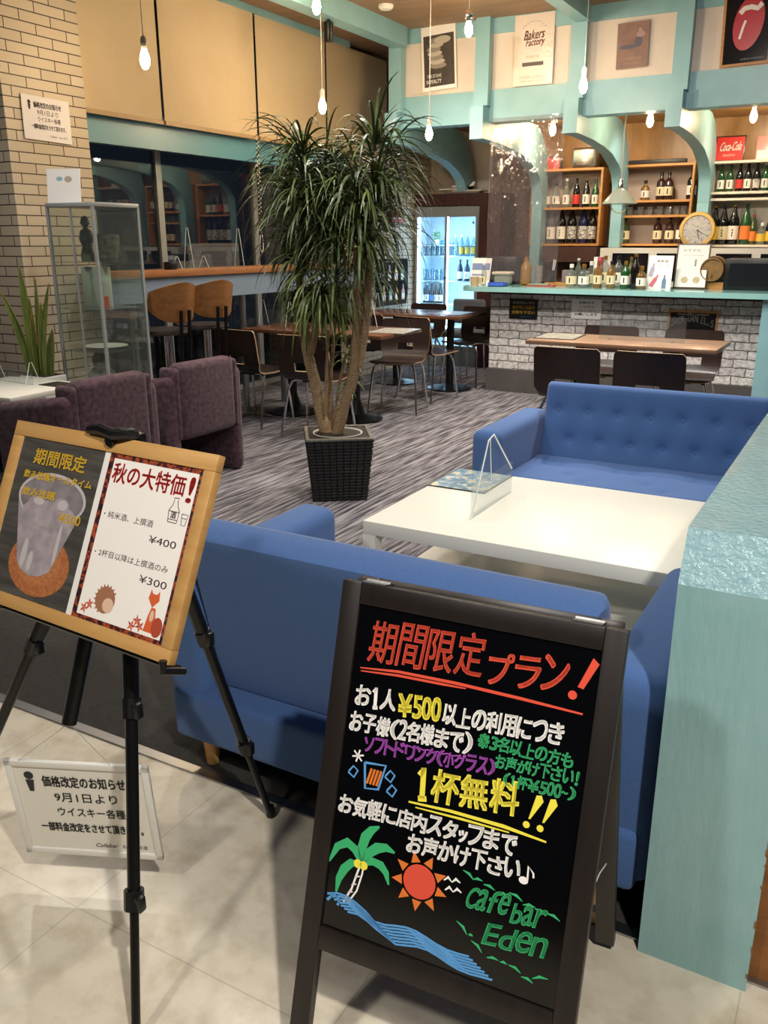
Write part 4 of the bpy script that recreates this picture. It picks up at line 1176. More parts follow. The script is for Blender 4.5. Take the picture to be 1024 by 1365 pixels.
def dtable(label, x0, y0, x1, y1, m, feet, kind='dome', rz=0):
    cx, cy = (x0 + x1) / 2, (y0 + y1) / 2
    t = thing('dining_table', label, 'table', (cx, cy, 0), rz)
    MB().rbox((x0 - cx, y0 - cy, .695), (x1 - cx, y1 - cy, .725), .005).obj('table_top', m, t)
    for fx, fy in feet: pedestal(t, fx - cx, fy - cy, kind=kind)
    return t
dtable('dark walnut dining table behind the tall potted plant', -4.52, 5.66, -3.20, 6.34, WALNUT, ((-4.25, 5.98), (-3.62, 5.98)))
dtable('dark walnut dining table farther back, reflecting the lit drinks fridge', -4.52, 7.50, -3.40, 8.18, WALNUT, ((-4.25, 7.84), (-3.60, 7.75)), 'flat')
dtable('light walnut dining table in front of the grey brick bar', -2.17, 5.95, -.86, 6.55, WALNUT2, ((-1.85, 6.25), (-1.18, 6.25)))

def chair(name, label, cat='chair'):
    """local: faces +Y, bent plywood shell on chrome legs"""
    c = thing(name, label, cat, (0, 0, 0), 0, 'dark plywood chairs at the dining tables')
    prof = [(.215, .432), (.20, .445), (.12, .440), (0, .430), (-.09, .430), (-.14, .440), (-.170, .462), (-.188, .50), (-.20, .56), (-.212, .64), (-.222, .70), (-.230, .745), (-.232, .762)]
    n_ = len(prof); nu = 12; th = .011; vs = []; idx = {}
    for o in (0, 1):
        for j, (y, z) in enumerate(prof):
            a = prof[max(j - 1, 0)]; b = prof[min(j + 1, n_ - 1)]
            ty, tz = b[0] - a[0], b[1] - a[1]; q = sqrt(ty * ty + tz * tz)
            ny, nz = tz / q, -ty / q     # upper / front side
            hw = .205 + (.012 if j > 6 else 0)
            if j == n_ - 1: hw -= .022
            if j == n_ - 2: hw -= .004
            if j == 0: hw -= .03
            if 4 <= j <= 6: hw -= .012
            for i in range(nu + 1):
                u = (i / nu - .5) * 2
                curve = .012 * u * u if j >= 6 else -.004 * (1 - u * u)
                idx[o, j, i] = len(vs)
                vs.append((u * hw, y + (curve if j >= 6 else 0) - ny * th * o * 1.0, z + (curve if j < 6 else 0) - nz * th * o))
    hole = {(j, i) for j in (7,) for i in range(4, 8)}
    fs, ms = [], []
    for j in range(n_ - 1):
        for i in range(nu):
            if (j, i) in hole: continue
            for o in (0, 1):
                fs.append((idx[o, j, i], idx[o, j, i + 1], idx[o, j + 1, i + 1], idx[o, j + 1, i])); ms.append(0)
            for (dj, di, A, B) in ((-1, 0, (j, i), (j, i + 1)), (1, 0, (j + 1, i), (j + 1, i + 1)), (0, -1, (j, i), (j + 1, i)), (0, 1, (j, i + 1), (j + 1, i + 1))):
                nj, ni = j + dj, i + di
                if nj < 0 or nj >= n_ - 1 or ni < 0 or ni >= nu or (nj, ni) in hole:
                    fs.append((idx[0, A[0], A[1]], idx[0, B[0], B[1]], idx[1, B[0], B[1]], idx[1, A[0], A[1]])); ms.append(1)
    m = MB(); m.add(vs, fs); m.m = ms
    m.obj('shell', [SHELL, PLYE], c, 40)
    for s in (-1, 1):
        MB().tube([(s * .05, .13, .415), (s * .13, .135, .418), (s * .165, .14, .405), (s * .185, .155, .35), (s * .215, .20, .0)], .0095, 8).obj('leg', CHROME, c)
        MB().tube([(s * .05, -.08, .415), (s * .13, -.085, .418), (s * .165, -.09, .405), (s * .185, -.115, .35), (s * .215, -.19, .0)], .0095, 8).obj('leg', CHROME, c)
    MB().box((-.07, -.10, .405), (.07, .15, .424)).obj('seat_plate', BLACKM, c, 0)
    return c
ch0 = chair('dining_chair', 'dark plywood chair at the left front of the walnut table, nearest the plum armchairs')
ch0.location = (-4.24, 5.47, 0); ch0.rotation_euler = (0, 0, RAD(-6))
dup(ch0, (-3.58, 5.36, 0), RAD(4), 'dark plywood chair right behind the stems of the tall potted plant')
dup(ch0, (-3.50, 6.50, 0), RAD(180 + 12), 'dark plywood chair facing forward, behind the right end of the nearer walnut table')
dup(ch0, (-3.55, 7.14, 0), RAD(-14), 'dark plywood chair tucked under the near side of the farther walnut table')
dup(ch0, (-4.17, 7.20, 0), RAD(6), 'dark plywood chair at the far walnut table, mostly hidden by the potted plant')
dup(ch0, (-3.56, 8.12, 0), RAD(180 - 8), 'dark plywood chair facing forward against the left end of the grey brick bar')
dup(ch0, (-4.22, 8.30, 0), RAD(180), 'dark plywood chair on the far side of the farther table, before the drinks fridge')
dup(ch0, (-1.665, 5.55, 0), RAD(0), 'dark plywood chair, left of two with backs to the viewer behind the far blue sofa')
dup(ch0, (-1.15, 5.55, 0), RAD(0), 'dark plywood chair, right of two with backs to the viewer behind the far blue sofa')
dup(ch0, (-1.80, 6.68, 0), RAD(180), 'dark plywood chair between the bar and the light walnut table, below the white paper sign')
dup(ch0, (-1.17, 6.68, 0), RAD(180), 'dark plywood chair between the bar and the light walnut table, below the framed black sign')
oc = thing('grey_chair', 'grey padded chair standing in front of the lit drinks fridge', 'chair', (-3.98, 8.80, 0), RAD(175))
GREYF = fabric('grey_fabric', '#4d5258', '#63686e')
MB().rbox((-.20, -.24, .52), (.20, -.18, .79), .03, 3).obj('backrest', GREYF, oc); MB().rbox((-.22, -.20, .40), (.22, .22, .47), .03, 3).obj('seat', GREYF, oc)
for sx in (-1, 1):
    MB().tube([(sx * .21, .19, 0), (sx * .20, .17, .40)], .011, 8).obj('leg', CHROME, oc); MB().tube([(sx * .21, -.22, 0), (sx * .20, -.20, .45), (sx * .17, -.21, .60)], .011, 8).obj('leg', CHROME, oc)

aboard('acrylic_divider', 'clear acrylic divider on the nearer walnut table, left of the potted plant', (-4.42, 6.02, .725), RAD(70), .40, .20)
aboard('acrylic_divider', 'clear acrylic divider on the nearer walnut table, right of the potted plant', (-3.55, 6.05, .725), RAD(20), .40, .20)
aboard('acrylic_divider', 'clear acrylic divider on the farther walnut table', (-4.30, 7.85, .725), RAD(80), .40, .17)
d_ = thing('acrylic_divider', 'clear acrylic panel standing on the light walnut table before the bar', 'divider', (-1.42, 6.25, .725), 0, 'clear table dividers')
MB().box((-.30, -.0015, 0), (.30, .0015, .17)).obj('panel', CLEAR, d_, 0)
for sx in (-.22, .22): MB().box((sx - .004, -.05, 0), (sx + .004, .05, .006)).obj('foot', CLEAR, d_, 0)
MENU = mat('menu_sleeve', '#b9b3a4', .25, var=(25, '#8f8a80'))
for k, (x, y, z, r, lab) in enumerate(((-3.30, 6.05, .725, 8, 'laminated menu on the right end of the nearer walnut table'), (-3.62, 7.86, .725, 0, 'laminated menu on the right end of the farther walnut table'), (-2.02, 6.28, .725, 4, 'laminated menu on the left end of the light walnut table'))):
    mn = thing('table_menu', lab, 'menu', (x, y, z), RAD(r), 'menus on the dining tables')
    MB().box((-.15, -.20, 0), (.15, .20, .004)).obj('sleeve', BLACK if k else MENU, mn, 0)
    MB().rect(-.14, -.19, .14, .19, .0045).flatobj('print', MENU, mn)

# ================================================================== BAR
bar = thing('bar_counter', 'bar counter faced with whitewashed grey brick under a glossy teal top', 'bar', (-1.0, 8.0, 0))
m = MB()
prof = [(-2.45, -.38)]
ctop = []
for k in range(9):
    a = pi / 2 + pi * k / 8
    ctop.append((-2.40 + .10 * cos(a) , 0))
poly = [(2.6, -.40), (2.6, .40), (-2.30, .40)] + [(-2.30 - .17 * sin(pi * k / 8), .23 + .17 * cos(pi * k / 8)) for k in range(1, 5)] + [(-2.47, -.23)] + [(-2.30 - .17 * cos(pi * k / 8), -.23 - .17 * sin(pi * k / 8)) for k in range(1, 5)]
m.prism(poly, .955, 1.0, 'xy')
m.obj('counter_top', mat('teal_gloss_top', '#93c4c0', .16, var=(6, '#88bab8'), coat=.4), bar, 30)
MB().box((-2.24, -.12, .215), (2.6, .36, .955)).obj('brick_front', GREYBRICK, bar, 0)
MB().box((-2.26, -.14, 0), (2.6, .38, .215)).obj('plinth', mat('dark_plinth', '#4a4645', .45, var=(3, '#575251')), bar, 0)
MB().box((-2.25, -.16, .925), (2.6, -.12, .955)).obj('shade_strip', BLACK, bar, 0)  # shade under the counter overhang, put in as a black strip
struct(MB().box((-.80, 7.66, 0), (-.67, 7.84, .955)).obj('pillar_counter', TEAL))

PINEB = wood('pine_shelf', '#a86f35', '#c8904e', (3, 30, 30), .45)
CREAM = mat('cream_shelf_paint', '#ddd3c2', .45)
BACKP = mat('shelf_back_panel', '#b9a99c', .6)
def unit(label, x0, x1, z0, z1, shelves, frame, back, group='wall shelves behind the bar'):
    cx = (x0 + x1) / 2
    u = thing('bottle_shelf', label, 'shelf', (cx, 9.52, z0), 0, group)
    h = z1 - z0; w = (x1 - x0) / 2; t = .022
    m = MB(); m.box((-w, -.14, 0), (-w + t, .14, h)); m.box((w - t, -.14, 0), (w, .14, h)); m.box((-w + t, -.14, 0), (w - t, .14, t)); m.box((-w + t, -.14, h - t), (w - t, .14, h))
    m.obj('frame', frame, u, 0)
    MB().box((-w + t, .125, t), (w - t, .138, h - t)).obj('back_panel', back, u, 0)
    for s in shelves: MB().box((-w + t, -.13, s - z0 - t), (w - t, .125, s - z0)).obj('shelf_board', frame, u, 0)
    return u
Zof = lambda px, py: on_y(px, py, 9.40).z
unit('pine bottle shelf on the left of the bar, behind the clear vinyl sheet', -3.44, -2.66, 1.355, 2.13, (1.745,), PINEB, BACKP)
unit('pine bottle shelf in the middle of the bar, with a row of glasses', -2.52, -1.75, 1.355, 2.14, (1.80, 1.655), PINEB, BACKP)
unit('cream painted bottle shelf on the right of the bar', -1.60, -.30, 1.345, 2.14, (1.80, 1.86), CREAM, mat('cream_back', '#cfc6b8', .6))

# ---- bottles
def bottle_glass(name, c, rough=.08): return mat(name, c, rough, spec=.6, coat=.3)
G = {'black': bottle_glass('bottle_black', '#0f0d0d'), 'green': bottle_glass('bottle_green', '#1d4a22'), 'brown': bottle_glass('bottle_brown', '#38211a'), 'blue': bottle_glass('bottle_navy', '#141d44'),
     'tea': glassy('bottle_tea', '#dcc39a', .1, .03, .30, '#a88650'), 'clear': glassy('bottle_clear', '#dfe6e2', .10, .03, .10, '#cfd6d2'), 'amber': bottle_glass('bottle_amber', '#7d5c30'), 'olive': bottle_glass('bottle_olive', '#3f4a22'), 'lightblue': glassy('bottle_pale_blue', '#bfe2f0', .1, .03, .15, '#a5d6ea')}
LB = {'white': mat('label_white', '#e8e2d6', .55), 'cream': mat('label_cream', '#d9cba6', .55), 'red': mat('label_red', '#c23227', .55), 'orange': mat('label_orange', '#e07b35', .55), 'yellow': mat('label_yellow', '#d8b33c', .55),
      'blue': mat('label_blue', '#3f6fb0', .55), 'black': mat('label_black', '#1c1a1a', .5), 'patterned': mat('label_patterned', '#e8e2d6', .55, var=(45, '#1d2233')), 'green': mat('label_green', '#7fae86', .55)}
CAPM = {'gold': mat('cap_gold', '#b58a3a', .3, .8), 'black': BLACK, 'white': WHITE, 'red': mat('cap_red', '#a52a22', .4)}
SHAPES = {
    'tall': ([(.02, 0), (.050, .003), (.0525, .015), (.0525, .225), (.048, .255), (.030, .300), (.018, .335), (.0155, .345), (.0155, .385), (.018, .387), (.018, .394), (.005, .395)], .05, .185, .0535, .018, (.375, .400)),
    'mid': ([(.015, 0), (.036, .003), (.038, .012), (.038, .160), (.035, .185), (.020, .225), (.0140, .240), (.0135, .280), (.016, .282), (.016, .288), (.005, .289)], .035, .130, .0388, .016, (.272, .295)),
    'whisky': ([(.015, 0), (.040, .003), (.042, .010), (.042, .150), (.038, .172), (.018, .195), (.0145, .205), (.0145, .245), (.005, .247)], .04, .120, .0428, .0165, (.222, .255)),
    'squat': ([(.02, 0), (.046, .003), (.048, .012), (.048, .115), (.042, .135), (.017, .155), (.015, .165), (.015, .190), (.004, .192)], .03, .10, .0488, .019, (.172, .205)),
    'slim': ([(.012, 0), (.029, .003), (.030, .010), (.030, .14), (.026, .165), (.013, .215), (.012, .25), (.004, .252)], .03, .11, .0306, .014, (.235, .258)),
}
_bm = {}
def bottle(label, shape, glass, lab, cap, loc, group, sc=1.0, mark=None):
    key = (shape, glass, lab, cap)
    prof, l0, l1, lr, cr, (c0, c1) = SHAPES[shape]
    if key not in _bm:
        b = MB().lathe(prof, 18).obj('bottle', G[glass])
        if lab:
            n_ = 18; m = MB()
            for i in range(n_):
                a0 = -pi / 2 - RAD(115) + RAD(230) * i / n_; a1 = -pi / 2 - RAD(115) + RAD(230) * (i + 1) / n_
                m.add([(lr * cos(a0), lr * sin(a0), l0), (lr * cos(a1), lr * sin(a1), l0), (lr * cos(a1), lr * sin(a1), l1), (lr * cos(a0), lr * sin(a0), l1)], [(0, 1, 2, 3)])
            if lab in ('white', 'cream'):
                for q in (.3, .5, .7):
                    zz = l0 + (l1 - l0) * q
                    m.add([(-.006, -lr - .0006, zz - .010), (.006, -lr - .0006, zz - .010), (.006, -lr - .0006, zz + .008), (-.006, -lr - .0006, zz + .008)], [(0, 1, 2, 3)], 1)
            m.obj('label', [LB[lab], INK], b, 40)
        if cap: MB().lathe([(.002, c0), (cr, c0), (cr, c1 - .002), (cr - .003, c1), (.002, c1)], 14).obj('cap', CAPM[cap], b)
        _bm[key] = b; o = b
    else:
        o = dup(_bm[key], loc)
    o.location = loc; o.scale = (sc, sc, sc)
    tag(o, label, 'bottle', group)
    return o
ORD = ['leftmost', 'second from left', 'third from left', 'fourth from left', 'fifth from left', 'sixth from left', 'seventh from left', 'eighth from left', 'ninth from left', 'tenth from left']
def row(where, group, z, specs, y=9.50, of=ORD):
    for k, (px, shape, glass, lab, cap, sc) in enumerate(specs):
        x = on_y(px, 300, y).x
        d = {'lightblue': 'pale blue', 'tea': 'tan'}.get(glass, glass)
        L = '%s bottle%s, %s %s' % (d, ' with %s label' % lab if lab else ' without label', of[k], where)
        bottle(L, shape, glass, lab, cap, (x, y, z), group, sc)
q8 = lambda x: 690 + x / 4.267
q7 = lambda x: 900 + x / 6.2
row('on upper level of left pine shelf', 'bottles on the left pine shelf, upper level', 1.745, [(q8(158), 'whisky', 'clear', 'white', 'gold', 1), (q8(210), 'whisky', 'clear', 'white', 'black', 1), (q8(268), 'mid', 'clear', 'white', 'white', 1), (q8(325), 'mid', 'black', 'red', 'black', 1), (q8(380), 'mid', 'black', 'white', 'gold', 1), (q8(432), 'mid', 'green', 'white', 'black', .95)])
row('on lower level of left pine shelf', 'bottles on the left pine shelf, lower level', 1.378, [(q8(133), 'mid', 'clear', 'white', 'white', 1.05), (q8(192), 'tall', 'clear', 'white', 'white', .93), (q8(250), 'tall', 'black', 'white', 'black', .95), (q8(310), 'tall', 'black', 'patterned', 'black', .96), (q8(374), 'tall', 'blue', 'patterned', 'gold', .96), (q8(425), 'tall', 'black', 'patterned', 'white', .95)])
row('on top level of middle pine shelf', 'bottles on the middle pine shelf, top level', 1.80, [(q8(710), 'squat', 'amber', 'white', 'black', .95), (q8(797), 'whisky', 'brown', 'cream', 'black', 1.05), (q8(840), 'whisky', 'brown', 'cream', 'black', 1.05), (q8(970), 'whisky', 'black', 'white', 'black', 1.1)])
row('on bottom level of middle pine shelf', 'bottles on the middle pine shelf, bottom level', 1.378, [(q8(617), 'whisky', 'olive', 'cream', 'black', 1.05), (q8(800), 'whisky', 'brown', 'cream', 'black', 1.05), (q8(868), 'whisky', 'brown', 'cream', 'black', 1.05), (q8(932), 'whisky', 'brown', 'white', 'gold', 1.1)])
row('on upper level of cream shelf', 'bottles on the cream shelf, upper level', 1.86, [(q7(340), 'mid', 'green', 'white', 'black', .86), (q7(412), 'mid', 'green', 'white', 'black', .86), (q7(490), 'mid', 'black', 'red', 'black', .88), (q7(556), 'mid', 'black', 'white', 'black', .88), (q7(627), 'mid', 'black', 'patterned', 'black', .88), (q7(698), 'mid', 'green', 'white', 'white', .88), (q7(768), 'mid', 'black', 'blue', 'black', .88), (q7(840), 'mid', 'green', 'white', 'black', .88)])
row('on lower level of cream shelf', 'bottles on the cream shelf, lower level', 1.368, [(q7(325), 'tall', 'black', 'yellow', 'gold', .93), (q7(400), 'tall', 'black', 'cream', 'black', .93), (q7(485), 'tall', 'black', 'white', 'gold', .95), (q7(585), 'tall', 'green', 'orange', 'black', .95), (q7(650), 'mid', 'olive', 'orange', 'red', .95), (q7(725), 'squat', 'clear', 'yellow', 'white', 1), (q7(785), 'mid', 'black', 'yellow', 'black', .95)])
TUMB = glassy('tumbler_glass', '#e3e8e6', .12, .02, .06)
gm = MB().lathe([(.005, 0), (.030, 0), (.036, .085), (.034, .085), (.028, .008), (.005, .008)], 16)
g0 = None
for k, px in enumerate((590, 640, 700, 755, 810, 860, 905, 945)):
    if g0 is None: g0 = gm.obj('tumbler', TUMB); o = g0
    else: o = g0.copy(); COL.objects.link(o)
    o.location = (on_y(q8(px), 283, 9.48).x, 9.48, 1.655)
    tag(o, 'clear tumbler, %s on the middle level of middle pine shelf' % ORD[k], 'glass', 'tumblers on the middle pine shelf')

# ---- things standing on top of the shelves
def sign_board(name, label, px0, px1, zb, zt, y, mats, lean=8, cat='sign', rim=None):
    x0, x1 = on_y(px0, 200, y).x, on_y(px1, 200, y).x
    s = thing(name, label, cat, ((x0 + x1) / 2, y, zb))
    axes(s, ((x0 + x1) / 2, y, zb), (1, 0, 0), (0, sin(RAD(lean)), cos(RAD(lean))))
    w, h = (x1 - x0) / 2, zt - zb
    MB().rbox((-w, 0, -.008), (w, h, 0), .003).obj('board', mats, s)
    return s, w, h
RED = mat('enamel_red', '#d23230', .3, coat=.3)
s, w, h = sign_board('red_sign', 'red enamel soft drink sign with white script on top of the cream shelf', 953, 993, 2.14, 2.375, 9.46, BLACK)
m = MB().rect(-w + .012, .012, w - .012, h - .012, .0006).flatobj('red_face', RED, s)
m = MB(); write(m, 'Coca-Cola', -w * .72, h * .40, w * 1.42, h * .34, .0014, .02, 0, .25, .003); write(m, 'DELICIOUS', -w * .42, h * .20, w * .8, h * .08, .0014); m.flatobj('white_script', WHITE, s)
s, w, h = sign_board('pink_tin', 'pink and white tin standing on the cream shelf beside the red sign', 1008, 1040, 2.14, 2.36, 9.48, mat('pink_tin_paint', '#d99a94', .3))
MB().rect(-w + .01, .01, w - .01, h * .42, .0006).flatobj('white_band', PAPER, s)
s, w, h = sign_board('red_sign', 'small red sign on top of the left pine shelf, behind the vinyl sheet', 708, 748, 2.13, 2.27, 9.50, BLACK)
MB().rect(-w + .01, .01, w - .01, h - .01, .0006).flatobj('red_face', RED, s)
o = MB().rbox((-.13, -.11, 0), (.13, .11, .20), .03, 3).obj('metal_tin', mat('hammered_tin', '#b9b1a4', .22, .9, bmp=(14, .35))); o.location = (on_y(782, 215, 9.48).x, 9.48, 2.13)
tag(o, 'shiny metal box on top of the left pine shelf', 'tin')
o = MB().rbox((-.29, -.03, 0), (.29, .03, .045), .008).obj('wooden_flute_case', mat('dark_case', '#2c2624', .5)); o.location = (on_y(876, 218, 9.45).x, 9.45, 2.14); o.name = 'long_case'
tag(o, 'long dark case lying on top of the middle pine shelf', 'case')

# ---- back cabinets
cb2 = thing('back_cabinet', 'white back cabinet with dark openings below the middle and right shelves', 'cabinet', (-1.2, 9.33, 0))
MB().box((-1.35, -.25, 0), (1.4, .33, 1.335)).obj('body', WHITE, cb2, 0)
for x0, x1 in ((-1.22, -.86), (-.78, -.36), (-.22, .10), (.18, .60)):
    MB().box((x0, -.256, 1.02), (x1, -.25, 1.285)).obj('dark_door', mat('smoked_glass', '#14161a', .12), cb2, 0)
bc = thing('back_counter', 'dark work counter behind the left end of the bar', 'counter', (-3.12, 9.35, 0))
MB().box((-.50, -.25, 0), (.50, .33, .93)).obj('body', mat('dark_counter', '#2c2320', .5), bc, 0)
MB().box((-.10, -.10, 1.19), (.48, .30, 1.345)).obj('hanging_drawer', wood('dark_red_wood', '#3a1f16', '#4a2a1d'), bc, 0)
MB().box((-.50, -.26, .93), (.50, .33, .96)).obj('worktop', STEEL, bc, 0)

# ---- clock and things on the counter
ck = thing('clock', 'round gold rimmed clock propped above the white framed menu', 'clock', (on_y(929, 305, 9.12).x, 9.12, 1.335))
axes(ck, (on_y(929, 305, 9.12).x, 9.12, 1.335), (1, 0, 0), (0, .12, 1))
C0 = Matrix.Translation((0, .172, 0))
MB().lathe([(.002, -.03), (.165, -.03), (.172, -.01), (.165, .012), (.135, .012), (.130, 0), (.002, 0)], 40, M=C0).obj('rim', mat('brass_rim', '#a3864c', .4, .7), ck)
MB().lathe([(.002, .0), (.131, .0), (.131, .002), (.002, .003)], 36, M=C0).obj('dial', mat('silver_dial', '#9a9792', .4, .4, bmp=(22, .7)), ck)
m = MB(); m.stroke([(0, .172), (.055, .135)], [.009, .004], .006); m.stroke([(0, .172), (.030, .085)], [.008, .004], .006)
for k in range(12): m.stroke([(.108 * cos(k * pi / 6), .172 + .108 * sin(k * pi / 6)), (.122 * cos(k * pi / 6), .172 + .122 * sin(k * pi / 6))], .006, .004)
m.flatobj('hands', INK, ck)
CT = 1.0
def on_bar(mb, name, label, cat, mats, px, y, group=None, rz=0, smooth=35):
    o = mb.obj(name, mats, None, smooth); o.location = (on_y(px, 370, y).x, y, CT); o.rotation_euler = (0, 0, rz)
    return tag(o, label, cat, group)
def stand_sign(name, label, px0, px1, h, y, lean=10, paper=PAPER, frame=None, cat='sign'):
    x0, x1 = on_y(px0, 370, y).x, on_y(px1, 370, y).x
    s = thing(name, label, cat, ((x0 + x1) / 2, y, CT))
    axes(s, ((x0 + x1) / 2, y, CT), (1, 0, 0), (0, sin(RAD(lean)), cos(RAD(lean))))
    w = (x1 - x0) / 2
    MB().rbox((-w, 0, -.006), (w, h, 0), .002).obj('panel', frame or paper, s)
    MB().box((-w * .6, 0, -.05), (w * .6, .004, -.006)).obj('prop', frame or paper, s, 0)
    if frame: MB().rect(-w + .014, .016, w - .014, h - .014, .0006).flatobj('page', paper, s)
    return s, w, h
s, w, h = stand_sign('flyer_stand', 'white flyer with pictured bottles standing on the bar beside the framed menu', 862, 895, .285, 7.92)
m = MB(); write(m, '果実酒', -w * .35, h * .80, w * .9, h * .07, .001); write(m, 'ハーフ', -w * .2, h * .68, w * .9, h * .05, .001); m.flatobj('lettering', INK, s)
m = MB()
for cx, cy, an, mi in ((-.045, .06, -.5, 0), (.045, .05, 0, 1), (-.07, .15, -.2, 2)):
    T = Matrix.Translation((cx, cy, .001)) @ Matrix.Rotation(an, 4, 'Z'); m.flat([(-.018, -.045), (.018, -.045), (.018, .025), (.008, .045), (.007, .07), (-.007, .07), (-.008, .045), (-.018, .025)], 0, mi, T)
m.flatobj('bottle_pictures', [mat('print_pink', '#c0606e', .5), mat('print_slate', '#5d7890', .5), mat('print_lilac', '#a7a0b8', .5)], s)
s, w, h = stand_sign('framed_menu', 'large white menu in a dark frame standing on the bar under the clock', 898, 943, .385, 8.06, 8, PAPER, mat('thin_dark_frame', '#4a3426', .4), 'menu')
m = MB(); write(m, 'おすすめ', -w * .6, h * .82, w * 1.0, h * .06, .0012); m.flatobj('lettering', mat('grey_print', '#8f8a86', .6), s); m = MB(); m.rect(-w * .6, h * .74, w * .6, h * .745, .0012); m.flatobj('rule_line', bpy.data.materials['grey_print'], s); m = MB(); m.rect(.02, h * .5, .035, h * .65, .0012); m.flatobj('bottle_picture', bpy.data.materials['grey_print'], s)
m = MB(); m.disc((-w * .35, h * .20), .03, .028, .0012); m.disc((w * .35, h * .20), .03, .028, .0012); m.flatobj('food_pictures', mat('print_beige', '#d3bf9c', .6, var=(60, '#b99f78')), s)
s, w, h = stand_sign('leaflet_stand', 'white and blue leaflet stand on the left end of the bar', 626, 652, .255, 7.95, 14)
m = MB(); m.rect(-w + .01, h * .55, w - .01, h * .80, .001); m.rect(-w + .015, h * .34, w * .4, h * .40, .001); m.flatobj('blue_print', mat('print_blue', '#7d8fb8', .5), s)
m = MB().rect(-w + .01, .01, w * .2, h * .26, .0012); m.flatobj('tan_print', mat('print_tan', '#b9a284', .5), s)
on_bar(MB().lathe([(.02, 0), (.035, 0), (.042, .08), (.04, .08), (.03, .01)], 16), 'paper_cup', 'tan paper cup on the left end of the bar before the leaflet stand', 'cup', mat('tan_cup', '#b89f77', .6), 633, 7.78)
bottle('slim clear bottle on the left end of the bar beside the tan cup', 'slim', 'clear', 'cream', 'white', (on_y(645, 370, 7.76).x, 7.76, CT), 'bottles on the bar', .8)
m = MB(); m.box((-.075, -.06, 0), (.075, .06, .006)); m.box((-.075, -.06, 0), (-.070, .06, .035)); m.box((.070, -.06, 0), (.075, .06, .035)); m.box((-.07, -.06, 0), (.07, -.055, .035)); m.box((-.07, .055, 0), (.07, .06, .035))
on_bar(m, 'coin_tray', 'small blue tray on the left end of the bar', 'tray', mat('tray_blue', '#3f5fc0', .4), 664, 7.74)
on_bar(MB().rbox((-.08, -.06, 0), (.08, .06, .10), .03, 3).rbox((-.095, -.07, .095), (.09, .07, .125), .014, 3, 1), 'folded_cloth', 'pile of pale folded cloths on the bar behind the blue tray', 'cloth', [mat('cloth_green_grey', '#8f9a8d', .9), mat('cloth_cream', '#e0d6c2', .9)], 671, 8.0)
on_bar(MB().rbox((-.19, -.10, 0), (.19, .10, .26), .01), 'cash_register', 'dark till behind the leaflet stand on the bar', 'till', mat('till_dark', '#1d2026', .3), 668, 8.26)
on_bar(MB().lathe([(.03, 0), (.052, .01), (.052, .17), (.035, .20), (.02, .22), (.02, .26), (.006, .262)], 18), 'amber_jar', 'amber glass jar with a pale stopper on the bar', 'jar', mat('amber_liquid', '#9a7440', .15), 701, 8.10)
on_bar(MB().rbox((-.13, -.05, 0), (.13, .05, .012), .003).rbox((-.11, -.045, .012), (.08, .045, .022), .003, mi=1), 'papers', 'red and green papers lying on the bar by the amber jar', 'papers', [mat('paper_red', '#b4504a', .6), mat('paper_green', '#8fae98', .6)], 722, 7.95)
on_bar(MB().rbox((-.14, -.07, 0), (.14, .07, .028), .004), 'wooden_tray', 'low wooden tray on the bar, under the plastic boxes', 'tray', PINEB, 748, 8.18)
TRAYZ = CT + .028
for k, (px, nm, lab, cat, mb, mt, dz) in enumerate((
        (718, 'tall_cup', 'tall cloudy plastic cup on the bar beside the wooden tray', 'cup', MB().lathe([(.02, 0), (.032, 0), (.040, .18), (.037, .18), (.028, .01)], 16), glassy('cloudy_plastic', '#d8d4d0', .1, .1, .5, '#b8b4b0'), 0),
        (736, 'black_cup', 'black cup holding white straws on the wooden tray', 'cup', MB().lathe([(.02, 0), (.036, 0), (.042, .11), (.039, .11), (.03, .01)], 16), BLACK, .028),
        (757, 'plastic_box', 'pinkish clear plastic box on the wooden tray', 'box', MB().rbox((-.045, -.045, 0), (.045, .045, .115), .006), glassy('pink_plastic', '#d4c4c8', .1, .1, .5, '#a898a4'), .028))):
    o = on_bar(mb, nm, lab, cat, mt, px, 8.16); o.location.z += dz
o = MB().tube([(-.008, 0, .012), (.012, 0, .21)], .006, 6).tube([(.0, .008, .012), (.024, .01, .205)], .006, 6).obj('straws', WHITE); o.location = (on_y(736, 370, 8.16).x, 8.16, CT + .028)
tag(o, 'white straws standing in the black cup on the bar', 'straws')
on_bar(MB().rbox((-.035, -.05, 0), (.0, .05, .26), .003).rbox((.0, -.05, 0), (.035, .05, .26), .003, mi=1), 'carton', 'pink and white carton behind the row of bottles on the bar', 'carton', [PAPER, mat('carton_pink', '#b8445e', .5)], 797, 8.28)
row('in the row standing along the bar', 'bottles on the bar', CT, [(766, 'squat', 'clear', 'cream', 'white', 1), (783, 'squat', 'clear', 'white', 'gold', 1), (802, 'whisky', 'tea', 'cream', 'gold', .92), (820, 'whisky', 'tea', 'cream', 'black', .92), (839, 'whisky', 'green', 'white', 'gold', .92), (852, 'mid', 'black', None, 'gold', 1.0), (861, 'squat', 'tea', 'white', 'gold', .95)], 7.86)
row('in the rear row along the bar', 'rear bottles on the bar', CT, [(775, 'mid', 'clear', None, 'white', .85), (793, 'squat', 'clear', 'cream', 'white', 1.1), (811, 'whisky', 'clear', 'cream', 'gold', 1.08), (829, 'whisky', 'clear', 'white', 'black', 1.08), (846, 'mid', 'olive', 'cream', 'gold', .9)], 8.10)
kg = thing('wooden_keg', 'small wooden keg lying on a stand at the right end of the bar', 'keg', (on_y(951, 370, 8.20).x, 8.20, CT))
